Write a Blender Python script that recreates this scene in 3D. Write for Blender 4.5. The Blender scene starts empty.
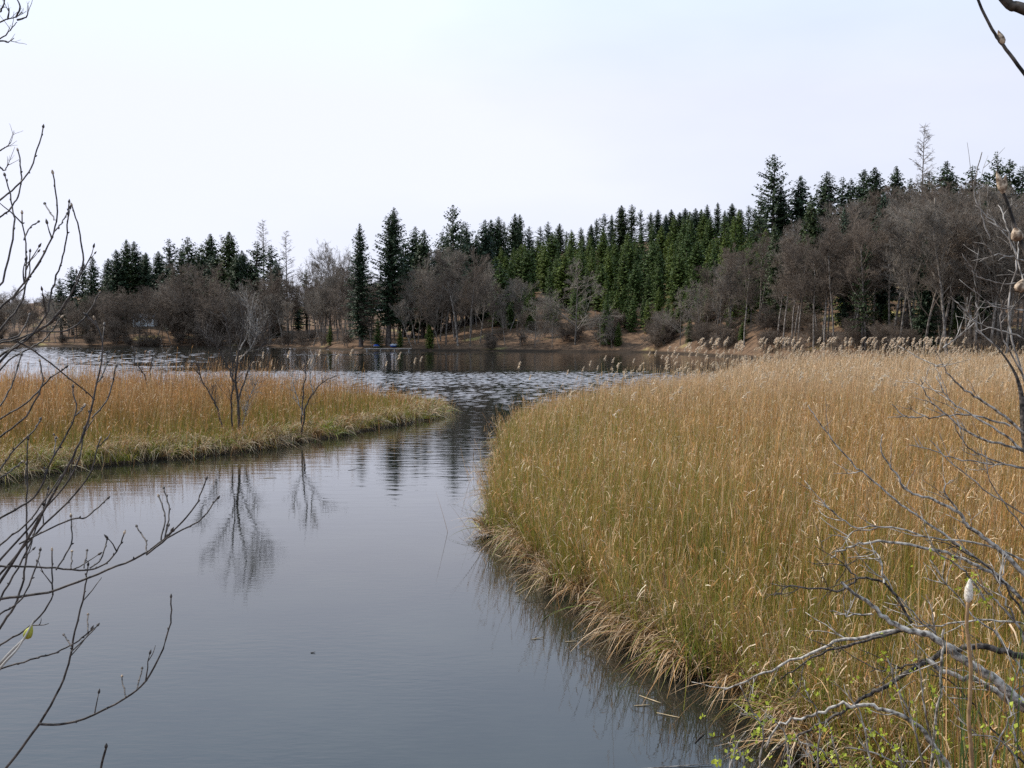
import bpy, math, random
import numpy as np
from mathutils import Vector

# ------------------------------------------------------------------ camera, sky, sun, exposure
scene = bpy.context.scene
COL = scene.collection
F_PX = 1027.0
CAM_H = 4.0
PITCH = math.radians(2.8)
cam_d = bpy.data.cameras.new('camera')
cam = bpy.data.objects.new('camera', cam_d)
COL.objects.link(cam)
cam.location = (0, 0, CAM_H)
cam.rotation_euler = (math.pi / 2 - PITCH, 0, 0)
cam_d.sensor_width = 36.0
cam_d.lens = 36.0 * F_PX / 1024.0
cam_d.clip_start = 0.05
cam_d.clip_end = 8000
scene.camera = cam

SUN_EL = math.radians(47)
SUN_AZ = math.radians(-62)          # from the view direction, to the left
world = bpy.data.worlds.new('World')
scene.world = world
world.use_nodes = True
wn, wl = world.node_tree.nodes, world.node_tree.links
wn.clear()
w_out = wn.new('ShaderNodeOutputWorld')
w_bg = wn.new('ShaderNodeBackground')
w_bg.inputs['Strength'].default_value = 0.10
sky = wn.new('ShaderNodeTexSky')
sky.sky_type = 'NISHITA'
sky.sun_disc = False
sky.sun_elevation = SUN_EL
sky.sun_rotation = SUN_AZ
sky.altitude = 600
sky.air_density = 1.0
sky.dust_density = 2.5
sky.ozone_density = 1.0
# thin high cloud: a white veil over the sky, thinner towards the right
w_tc = wn.new('ShaderNodeTexCoord')
w_map = wn.new('ShaderNodeMapping')
w_map.inputs['Scale'].default_value = (1.0, 1.0, 3.0)
w_no = wn.new('ShaderNodeTexNoise')
w_no.inputs['Scale'].default_value = 1.6
w_no.inputs['Detail'].default_value = 5
w_no.inputs['Roughness'].default_value = 0.5
w_ramp = wn.new('ShaderNodeMapRange')
w_ramp.inputs['From Min'].default_value = 0.3
w_ramp.inputs['From Max'].default_value = 0.7
w_ramp.inputs['To Min'].default_value = 0.74
w_ramp.inputs['To Max'].default_value = 1.0
w_sep = wn.new('ShaderNodeSeparateXYZ')
w_sub = wn.new('ShaderNodeMath'); w_sub.operation = 'MULTIPLY_ADD'
w_sub.inputs[1].default_value = -0.30
w_mix = wn.new('ShaderNodeMixRGB')
w_mix.inputs['Color2'].default_value = (9.6, 9.85, 10.2, 1)
wl.new(w_tc.outputs['Generated'], w_map.inputs['Vector'])
wl.new(w_map.outputs['Vector'], w_no.inputs['Vector'])
wl.new(w_no.outputs['Fac'], w_ramp.inputs['Value'])
wl.new(w_tc.outputs['Generated'], w_sep.inputs[0])
wl.new(w_sep.outputs['X'], w_sub.inputs[0])
w_hi = wn.new('ShaderNodeMapRange')            # higher up more blue shows through the veil
w_hi.inputs['From Min'].default_value = 0.22; w_hi.inputs['From Max'].default_value = 0.50
wl.new(w_sep.outputs['Z'], w_hi.inputs['Value'])
w_veil = wn.new('ShaderNodeMixRGB')
w_veil.inputs['Color1'].default_value = (9.25, 9.6, 11.2, 1)
w_veil.inputs['Color2'].default_value = (9.0, 11.9, 15.6, 1)
wl.new(w_hi.outputs['Result'], w_veil.inputs['Fac'])
wl.new(w_veil.outputs['Color'], w_mix.inputs['Color2'])
wl.new(w_ramp.outputs['Result'], w_sub.inputs[2])
w_sub.use_clamp = True
wl.new(w_sub.outputs[0], w_mix.inputs['Fac'])
wl.new(sky.outputs['Color'], w_mix.inputs['Color1'])
wl.new(w_mix.outputs['Color'], w_bg.inputs['Color'])
wl.new(w_bg.outputs['Background'], w_out.inputs['Surface'])

sun_d = bpy.data.lights.new('sun', 'SUN')
sun_d.energy = 5.0
sun_d.angle = math.radians(0.6)
sun_d.color = (1.0, 0.94, 0.84)
sun = bpy.data.objects.new('sun', sun_d)
COL.objects.link(sun)
to_sun = Vector((math.sin(SUN_AZ) * math.cos(SUN_EL), math.cos(SUN_AZ) * math.cos(SUN_EL), math.sin(SUN_EL)))
sun.rotation_euler = to_sun.to_track_quat('Z', 'Y').to_euler()
sun.location = (-40, 20, 60)

scene.view_settings.view_transform = 'Standard'
scene.view_settings.look = 'None'
scene.view_settings.exposure = 0.0
scene.view_settings.gamma = 1.0
scene.view_settings.use_curve_mapping = False
scene.render.engine = 'CYCLES'
scene.cycles.max_bounces = 8
scene.cycles.diffuse_bounces = 3
scene.cycles.glossy_bounces = 3
scene.cycles.transmission_bounces = 4
scene.cycles.volume_bounces = 0
scene.cycles.use_denoising = False
scene.cycles.sample_clamp_indirect = 6.0

rng = np.random.default_rng(11)
random.seed(5)
CP, SP = math.cos(PITCH), math.sin(PITCH)


def at(px, py, depth):
    """the point seen at a pixel, at a distance along the view axis"""
    u, v = (px - 512) / F_PX, (384 - py) / F_PX
    return np.array([u * depth, (CP + v * SP) * depth, CAM_H + (v * CP - SP) * depth])


def px_of(x, y):
    return 512 + F_PX * x / max(y, 0.1)


def top_z(py, y):
    v = (384 - py) / F_PX
    return CAM_H + (v * CP - SP) / (CP + v * SP) * y


# ------------------------------------------------------------------ object helpers
def tag(o, label=None, cat=None, group=None, kind=None):
    if label: o['label'] = label
    if cat: o['category'] = cat
    if group: o['group'] = group
    if kind: o['kind'] = kind
    return o


def thing(name, label, cat, loc=(0, 0, 0), rz=0.0, group=None):
    o = bpy.data.objects.new(name, None)
    COL.objects.link(o)
    o.empty_display_size = 0.2
    o.location = loc
    o.rotation_euler = (0, 0, rz)
    return tag(o, label, cat, group)


def make_mesh(name, V, F, mats, col=None, smooth=True, midx=None):
    V = np.asarray(V, np.float32)
    F = np.asarray(F, np.int32)
    k = F.shape[1]
    me = bpy.data.meshes.new(name)
    me.vertices.add(len(V)); me.vertices.foreach_set('co', V.ravel())
    me.loops.add(F.size); me.loops.foreach_set('vertex_index', F.ravel())
    me.polygons.add(len(F))
    me.polygons.foreach_set('loop_start', np.arange(0, F.size, k, dtype=np.int32))
    try:
        me.polygons.foreach_set('loop_total', np.full(len(F), k, np.int32))
    except Exception:
        pass
    me.polygons.foreach_set('use_smooth', np.full(len(F), smooth))
    for m in mats: me.materials.append(m)
    if midx is not None: me.polygons.foreach_set('material_index', np.asarray(midx, np.int32))
    if col is not None:
        a = me.attributes.new('tint', 'FLOAT_COLOR', 'POINT')
        c = np.ones((len(V), 4), np.float32); c[:, :3] = col
        a.data.foreach_set('color', c.ravel())
    me.update(calc_edges=True)
    return me


def link(name, me, parent=None):
    o = bpy.data.objects.new(name, me)
    COL.objects.link(o)
    if parent is not None: o.parent = parent
    return o


class Tubes:
    """collects tapering round stems into one mesh"""
    def __init__(self):
        self.V, self.F, self.n = [], [], 0

    def add(self, P, R, sides=5):
        P = np.asarray(P, float); R = np.asarray(R, float)
        n = len(P)
        T = np.gradient(P, axis=0)
        T /= np.linalg.norm(T, axis=1)[:, None] + 1e-9
        ref = np.array([0.31, 0.17, 0.93]) if abs(T[0, 2]) < 0.8 else np.array([0.9, 0.3, 0.2])
        A = np.cross(T, ref); A /= np.linalg.norm(A, axis=1)[:, None] + 1e-9
        B = np.cross(T, A)
        th = np.arange(sides) * 2 * math.pi / sides
        ring = P[:, None, :] + R[:, None, None] * (np.cos(th)[None, :, None] * A[:, None, :] + np.sin(th)[None, :, None] * B[:, None, :])
        self.V.append(ring.reshape(-1, 3))
        i = np.arange(n - 1)[:, None] * sides + np.arange(sides)[None, :]
        j = np.arange(n - 1)[:, None] * sides + (np.arange(sides)[None, :] + 1) % sides
        self.F.append(np.stack([i, j, j + sides, i + sides], -1).reshape(-1, 4) + self.n)
        self.n += n * sides
        # closing tip
        self.F.append(np.array([[self.n - sides, self.n - sides + 1, self.n - 1, self.n - 1]]) if sides < 3 else
                      np.array([[self.n - sides, self.n - sides + 1, self.n - sides + 2, self.n - sides + min(3, sides - 1)]])
                      if sides > 3 else np.zeros((0, 4), int))

    def sticks(self, A, B_, r0, r1):
        """many straight three-sided twigs at once"""
        A, B_ = np.asarray(A, float), np.asarray(B_, float)
        n = len(A); d = B_ - A; d /= np.linalg.norm(d, axis=1)[:, None] + 1e-9
        u = np.cross(d, [0.31, 0.17, 0.93]); u /= np.linalg.norm(u, axis=1)[:, None] + 1e-9
        v = np.cross(d, u)
        V = []
        for P, r in ((A, r0), (B_, r1)):
            for k in range(3):
                V.append(P + r * (math.cos(k * 2.0944) * u + math.sin(k * 2.0944) * v))
        self.V.append(np.stack(V, 1).reshape(-1, 3))
        b0 = np.arange(n)[:, None, None] * 6 + np.array([[0, 1, 4, 3], [1, 2, 5, 4], [2, 0, 3, 5]])[None]
        self.F.append(b0.reshape(-1, 4) + self.n); self.n += n * 6

    def mesh(self, name, mat, smooth=True):
        return make_mesh(name, np.concatenate(self.V), np.concatenate(self.F), [mat], smooth=smooth)


def spline(P, per=5):
    """Catmull-Rom through the points"""
    P = np.asarray(P, float)
    if len(P) < 3:
        t = np.linspace(0, 1, per + 1)[:, None]
        return P[0] * (1 - t) + P[-1] * t
    Q = np.vstack([2 * P[0] - P[1], P, 2 * P[-1] - P[-2]])
    out = []
    for i in range(1, len(Q) - 2):
        t = np.linspace(0, 1, per, endpoint=False)[:, None]
        a, b, c, d = Q[i - 1], Q[i], Q[i + 1], Q[i + 2]
        out.append(0.5 * ((2 * b) + (-a + c) * t + (2 * a - 5 * b + 4 * c - d) * t ** 2 + (-a + 3 * b - 3 * c + d) * t ** 3))
    out.append(P[-1:])
    return np.vstack(out)


def unit(v):
    return v / (np.linalg.norm(v) + 1e-9)


# ------------------------------------------------------------------ materials
def new_mat(name):
    m = bpy.data.materials.new(name)
    m.use_nodes = True
    nt = m.node_tree
    b = nt.nodes['Principled BSDF']
    return m, nt.nodes, nt.links, b


def bark_mat(name, c1, c2, scale=6.0, rough=0.85, obj_var=0.0, thresh=(0.4, 0.62)):
    m, N, L, b = new_mat(name)
    tc = N.new('ShaderNodeTexCoord')
    no = N.new('ShaderNodeTexNoise'); no.inputs['Scale'].default_value = scale; no.inputs['Detail'].default_value = 5
    rp = N.new('ShaderNodeValToRGB')
    rp.color_ramp.elements[0].position = thresh[0]; rp.color_ramp.elements[1].position = thresh[1]
    rp.color_ramp.elements[0].color = (*c1, 1); rp.color_ramp.elements[1].color = (*c2, 1)
    L.new(tc.outputs['Object'], no.inputs['Vector']); L.new(no.outputs['Fac'], rp.inputs['Fac'])
    src = rp.outputs['Color']
    if obj_var:
        oi = N.new('ShaderNodeObjectInfo')
        mr = N.new('ShaderNodeMapRange'); mr.inputs['To Min'].default_value = 1 - obj_var; mr.inputs['To Max'].default_value = 1 + obj_var
        L.new(oi.outputs['Random'], mr.inputs['Value'])
        mu = N.new('ShaderNodeVectorMath'); mu.operation = 'SCALE'
        L.new(src, mu.inputs[0]); L.new(mr.outputs['Result'], mu.inputs['Scale'])
        src = mu.outputs['Vector']
    L.new(src, b.inputs['Base Color'])
    b.inputs['Roughness'].default_value = rough
    b.inputs['Specular IOR Level'].default_value = 0.25
    bp = N.new('ShaderNodeBump'); bp.inputs['Strength'].default_value = 0.4; bp.inputs['Distance'].default_value = 0.01
    L.new(no.outputs['Fac'], bp.inputs['Height']); L.new(bp.outputs['Normal'], b.inputs['Normal'])
    return m


def tint_mat(name, transl=0.35, rough=0.6, obj_var=None, spec=0.25, tint=(1, 1, 1)):
    """thin plant matter: the blade's own colour from its 'tint' attribute, part of the light goes through"""
    m, N, L, b = new_mat(name)
    at_ = N.new('ShaderNodeAttribute'); at_.attribute_name = 'tint'
    src = at_.outputs['Color']
    if obj_var:
        oi = N.new('ShaderNodeObjectInfo')
        rp = N.new('ShaderNodeValToRGB')
        e = rp.color_ramp.elements
        e[0].color = (*obj_var[0], 1); e[1].color = (*obj_var[-1], 1)
        for i, c in enumerate(obj_var[1:-1]):
            x = e.new((i + 1) / (len(obj_var) - 1)); x.color = (*c, 1)
        L.new(oi.outputs['Random'], rp.inputs['Fac'])
        mu = N.new('ShaderNodeMixRGB'); mu.blend_type = 'MULTIPLY'; mu.inputs['Fac'].default_value = 1
        L.new(src, mu.inputs['Color1']); L.new(rp.outputs['Color'], mu.inputs['Color2'])
        src = mu.outputs['Color']
    L.new(src, b.inputs['Base Color'])
    b.inputs['Roughness'].default_value = rough
    b.inputs['Specular IOR Level'].default_value = spec
    if transl:
        tr = N.new('ShaderNodeBsdfTranslucent'); L.new(src, tr.inputs['Color'])
        mx = N.new('ShaderNodeMixShader'); mx.inputs['Fac'].default_value = transl
        L.new(b.outputs[0], mx.inputs[1]); L.new(tr.outputs[0], mx.inputs[2])
        L.new(mx.outputs[0], N['Material Output'].inputs['Surface'])
    return m


def plain_mat(name, c, rough=0.6, scale=20, var=0.25):
    return bark_mat(name, tuple(x * (1 - var) for x in c), tuple(min(1, x * (1 + var)) for x in c), scale, rough)


M_REED = tint_mat('reed_blades', 0.28, 0.5)
M_PLUME = tint_mat('reed_plume', 0.45, 0.8)
M_SPRUCE = tint_mat('spruce_needles', 0.10, 0.6, obj_var=[(0.75, 0.85, 0.95), (1.0, 1.0, 0.8), (0.7, 0.8, 0.85), (1.15, 1.1, 0.7)], spec=0.2)
M_PLANT = tint_mat('young_spruce_needles', 0.12, 0.6, obj_var=[(0.9, 1.0, 0.8), (1.4, 1.4, 0.75), (0.75, 0.9, 0.75), (1.15, 1.2, 0.8)], spec=0.2)
M_LEAF = tint_mat('young_leaf', 0.45, 0.45)
M_BARK_FAR = bark_mat('tree_bark', (0.09, 0.072, 0.058), (0.26, 0.22, 0.185), 2.5, obj_var=0.3)
M_TWIG_BROWN = bark_mat('twigs_brown', (0.120, 0.090, 0.067), (0.188, 0.142, 0.108), 1.5, obj_var=0.25)
M_TWIG_GREY = bark_mat('twigs_grey', (0.150, 0.122, 0.095), (0.25, 0.207, 0.168), 1.5, obj_var=0.25)
M_SPRUCE_BARK = bark_mat('spruce_bark', (0.06, 0.047, 0.04), (0.14, 0.115, 0.10), 3)
M_SHRUB = bark_mat('shrub_bark', (0.022, 0.017, 0.015), (0.085, 0.066, 0.055), 40, 0.6)
M_PALE_TWIG = bark_mat('pale_twig_bark', (0.10, 0.08, 0.065), (0.38, 0.34, 0.30), 16, 0.7)
M_DEAD = bark_mat('dead_wood', (0.085, 0.07, 0.057), (0.46, 0.41, 0.355), 30, 0.9, thresh=(0.38, 0.60))
M_DARKDEAD = bark_mat('dark_dead_wood', (0.016, 0.013, 0.011), (0.11, 0.09, 0.075), 40, 0.8)
M_BUD = bark_mat('bud_scale', (0.12, 0.075, 0.045), (0.50, 0.38, 0.27), 110, 0.7)
M_CATTAIL = plain_mat('cattail_fluff', (0.62, 0.55, 0.46), 0.95, 90, 0.2)
M_WOOD = plain_mat('grey_planks', (0.30, 0.28, 0.26), 0.8, 3)
M_BLUE = plain_mat('blue_cover', (0.05, 0.11, 0.42), 0.5)
M_WHITE = plain_mat('white_boards', (0.78, 0.78, 0.77), 0.6, 4, 0.06)
M_PALE = plain_mat('pale_tarpaulin', (0.42, 0.43, 0.46), 0.7, 4, 0.1)
M_ROOF = plain_mat('roof_sheet', (0.30, 0.26, 0.25), 0.7, 4, 0.2)
M_GLASS = plain_mat('dark_glass', (0.03, 0.03, 0.035), 0.1, 4, 0.1)

# ------------------------------------------------------------------ lie of the land
R_POLY = np.array([(3.1, 8.4), (2.75, 9.5), (2.4, 11.1), (1.6, 13.4), (0.55, 16.7), (0.0, 19.5), (-0.4, 24), (-0.5, 28), (-0.45, 33),
                   (-0.2, 38), (0.5, 43), (2.2, 48), (5.8, 56), (10.3, 64), (15, 75), (19, 88), (24, 96), (34, 101), (62, 106), (85, 98),
                   (85, 2), (4.2, 2), (3.5, 6)], float)
L_POLY = np.array([(-50, 20), (-16, 25.0), (-13.8, 27.4), (-13.0, 30.3), (-11.2, 32.2), (-9.0, 34.3), (-6.9, 39), (-5.0, 44.5), (-3.4, 51), (-3.8, 54),
                   (-5.5, 57.5), (-10, 60), (-25, 62), (-50, 62)], float)


def sdist(X, Y, poly):
    """distance to a polygon's outline, positive inside"""
    X = np.asarray(X, float); Y = np.asarray(Y, float)
    dmin = np.full(X.shape, 1e9); inside = np.zeros(X.shape, bool)
    n = len(poly)
    for i in range(n):
        ax, ay = poly[i]; bx, by = poly[(i + 1) % n]
        ex, ey = bx - ax, by - ay
        t = np.clip(((X - ax) * ex + (Y - ay) * ey) / (ex * ex + ey * ey), 0, 1)
        dmin = np.minimum(dmin, np.hypot(X - ax - t * ex, Y - ay - t * ey))
        cross = ((ay > Y) != (by > Y)) & (X < ex * (Y - ay) / (ey if ey != 0 else 1e-9) + ax)
        inside ^= cross
    return np.where(inside, dmin, -dmin) + 0.30 * vnoise(X, Y, 1.1, 12) + 0.32 * vnoise(X, Y, 3.7, 15)


SH_X = np.array([-900, -200, 0, 60, 200, 300, 350, 420, 520, 640, 700, 760, 850, 950, 1100, 1400, 2200])
SH_Y = np.array([300, 330, 320, 315, 310, 285, 246, 238, 230, 220, 190, 162, 138, 124, 114, 105, 60])
SL_X = np.array([-900, 0, 300, 420, 520, 640, 760, 900, 1024, 2200])
SL_A = np.array([0.02, 0.06, 0.08, 0.06, 0.235, 0.27, 0.25, 0.16, 0.15, 0.12])


def smooth(a, b, x):
    t = np.clip((x - a) / (b - a), 0, 1)
    return t * t * (3 - 2 * t)


def vnoise(X, Y, s, seed=0):
    return (np.sin(X / s * 1.7 + seed) * np.cos(Y / s * 1.3 - seed * 1.7) + np.sin(X / s * 0.63 + Y / s * 0.91 + seed * 2.3) +
            0.6 * np.sin(X / s * 3.1 - Y / s * 2.2 + seed)) / 2.6


def shore(px):
    return np.interp(px, SH_X, SH_Y)


def ground(X, Y):
    X = np.asarray(X, float); Y = np.asarray(Y, float)
    Ys = np.maximum(Y, 1.0)
    px = np.clip(512 + F_PX * X / Ys, -900, 2200)
    s = Y - shore(px) - 2.0 * vnoise(X, Y * 0, 9, 1)
    a = np.interp(px, SL_X, SL_A) + 0.13 * np.exp(-((px - 144) / 45.0) ** 2)
    rise = np.where(s < 130, s, 130 + (s - 130) * 0.12)
    z = -1.6 + 1.6 * smooth(-8, 0, s) + np.where(s > 0, 0.9 * smooth(0, 4, s) + a * np.maximum(rise - 3, 0), 0)
    z += np.where(s > 3, 0.5 * vnoise(X, Y, 14, 3), 0)
    z += 6 * smooth(420, 800, Y) * smooth(420, 100, px) + 10 * smooth(500, 900, Y)
    # the bank the camera stands on, and the sides and rear of the lake
    bank = 2.4 - 0.30 * np.maximum(Y - 1.0, 0) * 1.15
    bank = np.where(Y < 1.0, 2.4, bank)
    z = np.where(Y < 14, np.maximum(z, np.maximum(bank, -1.6)), z)
    e = np.maximum(sdist(X, Y, R_POLY), sdist(X, Y, L_POLY))
    z = np.maximum(z, -1.6 + 1.78 * smooth(-0.7, 0.35, e) + 0.03 * vnoise(X, Y, 0.8, 2) * (e > 0))
    return z


def axis(fine0, fine1, fstep, mid0, mid1, mstep, lo, hi, grow=1.22):
    a = list(np.arange(fine0, fine1, fstep))
    b = list(np.arange(fine1, mid1, mstep)); c = list(np.arange(fine0 - mstep, mid0, -mstep))[::-1]
    out = c + a + b
    st, x = mstep, out[-1]
    while x < hi:
        st *= grow; x += st; out.append(x)
    st, x, pre = mstep, out[0], []
    while x > lo:
        st *= grow; x -= st; pre.append(x)
    return np.array(pre[::-1] + out)


gx = axis(-22, 34, 0.6, -220, 220, 4, -3500, 3500)
gy = axis(0, 104, 0.7, -8, 460, 4, -60, 4000)
GX, GY = np.meshgrid(gx, gy)
GZ = ground(GX, GY)
nx, ny = len(gx), len(gy)
idx = np.arange(nx * ny).reshape(ny, nx)
gF = np.stack([idx[:-1, :-1], idx[:-1, 1:], idx[1:, 1:], idx[1:, :-1]], -1).reshape(-1, 4)

m_ground, N, L, b = new_mat('forest_floor_and_mud')
tc = N.new('ShaderNodeNewGeometry')
n1 = N.new('ShaderNodeTexNoise'); n1.inputs['Scale'].default_value = 0.9; n1.inputs['Detail'].default_value = 8; n1.inputs['Roughness'].default_value = 0.7
n2 = N.new('ShaderNodeTexNoise'); n2.inputs['Scale'].default_value = 0.09; n2.inputs['Detail'].default_value = 3
L.new(tc.outputs['Position'], n1.inputs['Vector']); L.new(tc.outputs['Position'], n2.inputs['Vector'])
r1 = N.new('ShaderNodeValToRGB')
r1.color_ramp.elements[0].position = 0.32; r1.color_ramp.elements[0].color = (0.04, 0.023, 0.015, 1)
r1.color_ramp.elements[1].position = 0.68; r1.color_ramp.elements[1].color = (0.195, 0.120, 0.072, 1)
L.new(n1.outputs['Fac'], r1.inputs['Fac'])
r2 = N.new('ShaderNodeValToRGB')
r2.color_ramp.elements[0].position = 0.35; r2.color_ramp.elements[0].color = (0.16, 0.14, 0.045, 1)
r2.color_ramp.elements[1].position = 0.65; r2.color_ramp.elements[1].color = (0.38, 0.30, 0.13, 1)
L.new(n1.outputs['Fac'], r2.inputs['Fac'])
mk = N.new('ShaderNodeMapRange'); mk.inputs['From Min'].default_value = 0.60; mk.inputs['From Max'].default_value = 0.70
L.new(n2.outputs['Fac'], mk.inputs['Value'])
mxg = N.new('ShaderNodeMixRGB'); L.new(mk.outputs[0], mxg.inputs['Fac']); L.new(r1.outputs['Color'], mxg.inputs['Color1']); L.new(r2.outputs['Color'], mxg.inputs['Color2'])
# black wet mud just above the waterline and below it
sep = N.new('ShaderNodeSeparateXYZ'); L.new(tc.outputs['Position'], sep.inputs[0])
mud = N.new('ShaderNodeMapRange'); mud.inputs['From Min'].default_value = 0.3; mud.inputs['From Max'].default_value = 0.62
L.new(sep.outputs['Z'], mud.inputs['Value'])
mxm = N.new('ShaderNodeMixRGB'); mxm.inputs['Color1'].default_value = (0.035, 0.024, 0.016, 1)
L.new(mud.outputs[0], mxm.inputs['Fac']); L.new(mxg.outputs['Color'], mxm.inputs['Color2'])
L.new(mxm.outputs['Color'], b.inputs['Base Color'])
b.inputs['Roughness'].default_value = 0.95; b.inputs['Specular IOR Level'].default_value = 0.1
bp = N.new('ShaderNodeBump'); bp.inputs['Strength'].default_value = 0.7; bp.inputs['Distance'].default_value = 0.25
L.new(n1.outputs['Fac'], bp.inputs['Height']); L.new(bp.outputs['Normal'], b.inputs['Normal'])
o = link('ground', make_mesh('ground', np.stack([GX, GY, GZ], -1).reshape(-1, 3), gF, [m_ground]))
tag(o, kind='structure')

# ------------------------------------------------------------------ water
m_water, N, L, b = new_mat('lake_water')
geo = N.new('ShaderNodeNewGeometry')
sep = N.new('ShaderNodeSeparateXYZ'); L.new(geo.outputs['Position'], sep.inputs[0])


def wnoise(sx, sy, detail=3, rough=0.55):
    mp = N.new('ShaderNodeMapping'); mp.inputs['Scale'].default_value = (sx, sy, 1)
    L.new(geo.outputs['Position'], mp.inputs['Vector'])
    no = N.new('ShaderNodeTexNoise'); no.inputs['Scale'].default_value = 1; no.inputs['Detail'].default_value = detail; no.inputs['Roughness'].default_value = rough
    L.new(mp.outputs[0], no.inputs['Vector'])
    return no.outputs['Fac']


def mth(op, a, b_=None, c=None, clamp=False):
    n = N.new('ShaderNodeMath'); n.operation = op; n.use_clamp = clamp
    for i, v in enumerate((a, b_, c)):
        if v is None: continue
        if isinstance(v, (int, float)): n.inputs[i].default_value = v
        else: L.new(v, n.inputs[i])
    return n.outputs[0]


def rng_(v, a, b_, c, d):
    n = N.new('ShaderNodeMapRange'); n.interpolation_type = 'SMOOTHSTEP'
    for k, x in zip(('From Min', 'From Max', 'To Min', 'To Max'), (a, b_, c, d)): n.inputs[k].default_value = x
    L.new(v, n.inputs['Value']); return n.outputs[0]


fine = wnoise(3.2, 9.0, 2)               # small ripples of the sheltered channel
mid = wnoise(1.1, 1.6, 3)                # wind ripples of the open lake
Y_ = sep.outputs['Y']; X_ = sep.outputs['X']
amp_f = mth('ADD', mth('MULTIPLY', mth('MULTIPLY', rng_(Y_, 22, 8, 0.10, 0.6), rng_(X_, 1.0, -2.0, 0.12, 1.0)), rng_(wnoise(0.25, 0.3, 1), 0.35, 0.7, 0.3, 1.0)), 0.03)
amp = rng_(Y_, 42, 75, 0, 0.12)
h = mth('ADD', mth('MULTIPLY', mth('MULTIPLY', mid, amp), 0.11), mth('MULTIPLY', mth('MULTIPLY', fine, amp_f), 0.009))
h = mth('ADD', h, mth('MULTIPLY', mth('MULTIPLY', wnoise(0.7, 2.6, 2), rng_(Y_, 14, 40, 0, 1)), 0.012))
bp = N.new('ShaderNodeBump'); bp.inputs['Strength'].default_value = 1.0; bp.inputs['Distance'].default_value = 1.0
L.new(h, bp.inputs['Height']); L.new(bp.outputs['Normal'], b.inputs['Normal'])
murk = N.new('ShaderNodeValToRGB')
murk.color_ramp.elements[0].color = (0.007, 0.008, 0.007, 1); murk.color_ramp.elements[1].color = (0.016, 0.017, 0.013, 1)
murk.color_ramp.elements[0].position = 0.4; murk.color_ramp.elements[1].position = 0.7
L.new(wnoise(0.5, 0.5, 5, 0.65), murk.inputs['Fac']); L.new(murk.outputs['Color'], b.inputs['Base Color'])
b.inputs['Roughness'].default_value = 0.03
b.inputs['IOR'].default_value = 1.58
wx = np.concatenate([[-2500, -900, -400, -220], np.arange(-132, -42, 0.6), np.arange(-42, 30, 0.22), np.arange(30, 62, 0.6), [80, 130, 220, 400, 900, 2500]])
wy = np.concatenate([np.arange(-40, 42, 4.0), np.arange(42, 126, 0.13), np.arange(126, 300, 0.5), np.arange(300, 345, 3), [380, 420]])
WX, WY = np.meshgrid(wx, wy)
wz_ = np.zeros_like(WX)
rw = np.random.default_rng(3)
for k in range(22):
    lam = 0.30 * 1.052 ** k * rw.uniform(0.9, 1.1)
    th = rw.normal(0.25, 0.75)
    a = 0.0074 * lam
    wz_ += a * np.sin(2 * math.pi / lam * (math.sin(th) * WX + math.cos(th) * WY) + rw.uniform(0, 6.28))
# calm in the channel, rough out of the reeds, calm again under the far shore, with lanes of wind
lane = 0.5 + 0.5 * vnoise(WX * 0.22, WY, 11.0, 5)
w_amp = smooth(42, 86, WY + 9 * vnoise(WX, WY, 5.0, 40)) * (0.12 + 0.95 * smooth(118, 100, WY))
w_amp = np.maximum(w_amp, 0.95 * smooth(-22, -42, WX - (WY - 60) * -0.12) * smooth(52, 75, WY))
w_amp = np.maximum(w_amp, 0.8 * smooth(0.66, 0.80, lane) * smooth(112, 135, WY) * smooth(60, 20, WX))
w_amp *= 0.88 + 0.2 * vnoise(WX * 0.4, WY, 6.0, 8)
wz_ *= np.clip(w_amp, 0, 1.2) * (1 + 1.3 * smooth(118, 130, WY)) * smooth(340, 300, WY)
n_x, n_y = len(wx), len(wy)
wi = np.arange(n_x * n_y).reshape(n_y, n_x)
wF = np.stack([wi[:-1, :-1], wi[:-1, 1:], wi[1:, 1:], wi[1:, :-1]], -1).reshape(-1, 4)
o = link('lake_water', make_mesh('lake_water', np.stack([WX, WY, wz_], -1).reshape(-1, 3), wF, [m_water]))
tag(o, kind='structure')

# ------------------------------------------------------------------ reed beds (uncountable blades)
class Blades:
    def __init__(self):
        self.V, self.F, self.C, self.n = [], [], [], 0

    def add(self, P0, D, Ln, W, bend, c0, c1, nseg=3, taper=0.15, yaw=None):
        """N ribbons at once: start, direction, length, width, curl (offset growing with t squared), colours root to tip"""
        Nn = len(P0)
        if Nn == 0: return
        yaw = rng.uniform(0, 2 * math.pi, Nn) if yaw is None else yaw
        S = np.stack([np.cos(yaw), np.sin(yaw), np.zeros(Nn)], -1)
        S -= D * np.sum(S * D, 1)[:, None]; S /= np.linalg.norm(S, axis=1)[:, None] + 1e-9
        t = np.linspace(0, 1, nseg + 1)
        P = P0[:, None] + (D * Ln[:, None])[:, None] * t[None, :, None] + bend[:, None] * (t ** 2)[None, :, None]
        w = 0.5 * W[:, None] * (1 - (1 - taper) * t[None, :] ** 1.5)
        V = np.stack([P - S[:, None] * w[..., None], P + S[:, None] * w[..., None]], 2)      # N, seg+1, 2, 3
        self.V.append(V.reshape(-1, 3).astype(np.float32))
        C = c0[:, None] * (1 - t)[None, :, None] + c1[:, None] * t[None, :, None]
        self.C.append(np.repeat(C[:, :, None], 2, 2).reshape(-1, 3).astype(np.float32))
        k = (nseg + 1) * 2
        base = np.arange(Nn)[:, None] * k + np.arange(nseg)[None, :] * 2 + self.n
        self.F.append(np.stack([base, base + 1, base + 3, base + 2], -1).reshape(-1, 4))
        self.n += Nn * k

    def mesh(self, name, mat):
        return make_mesh(name, np.concatenate(self.V), np.concatenate(self.F), [mat], col=np.concatenate(self.C), smooth=True)


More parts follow.
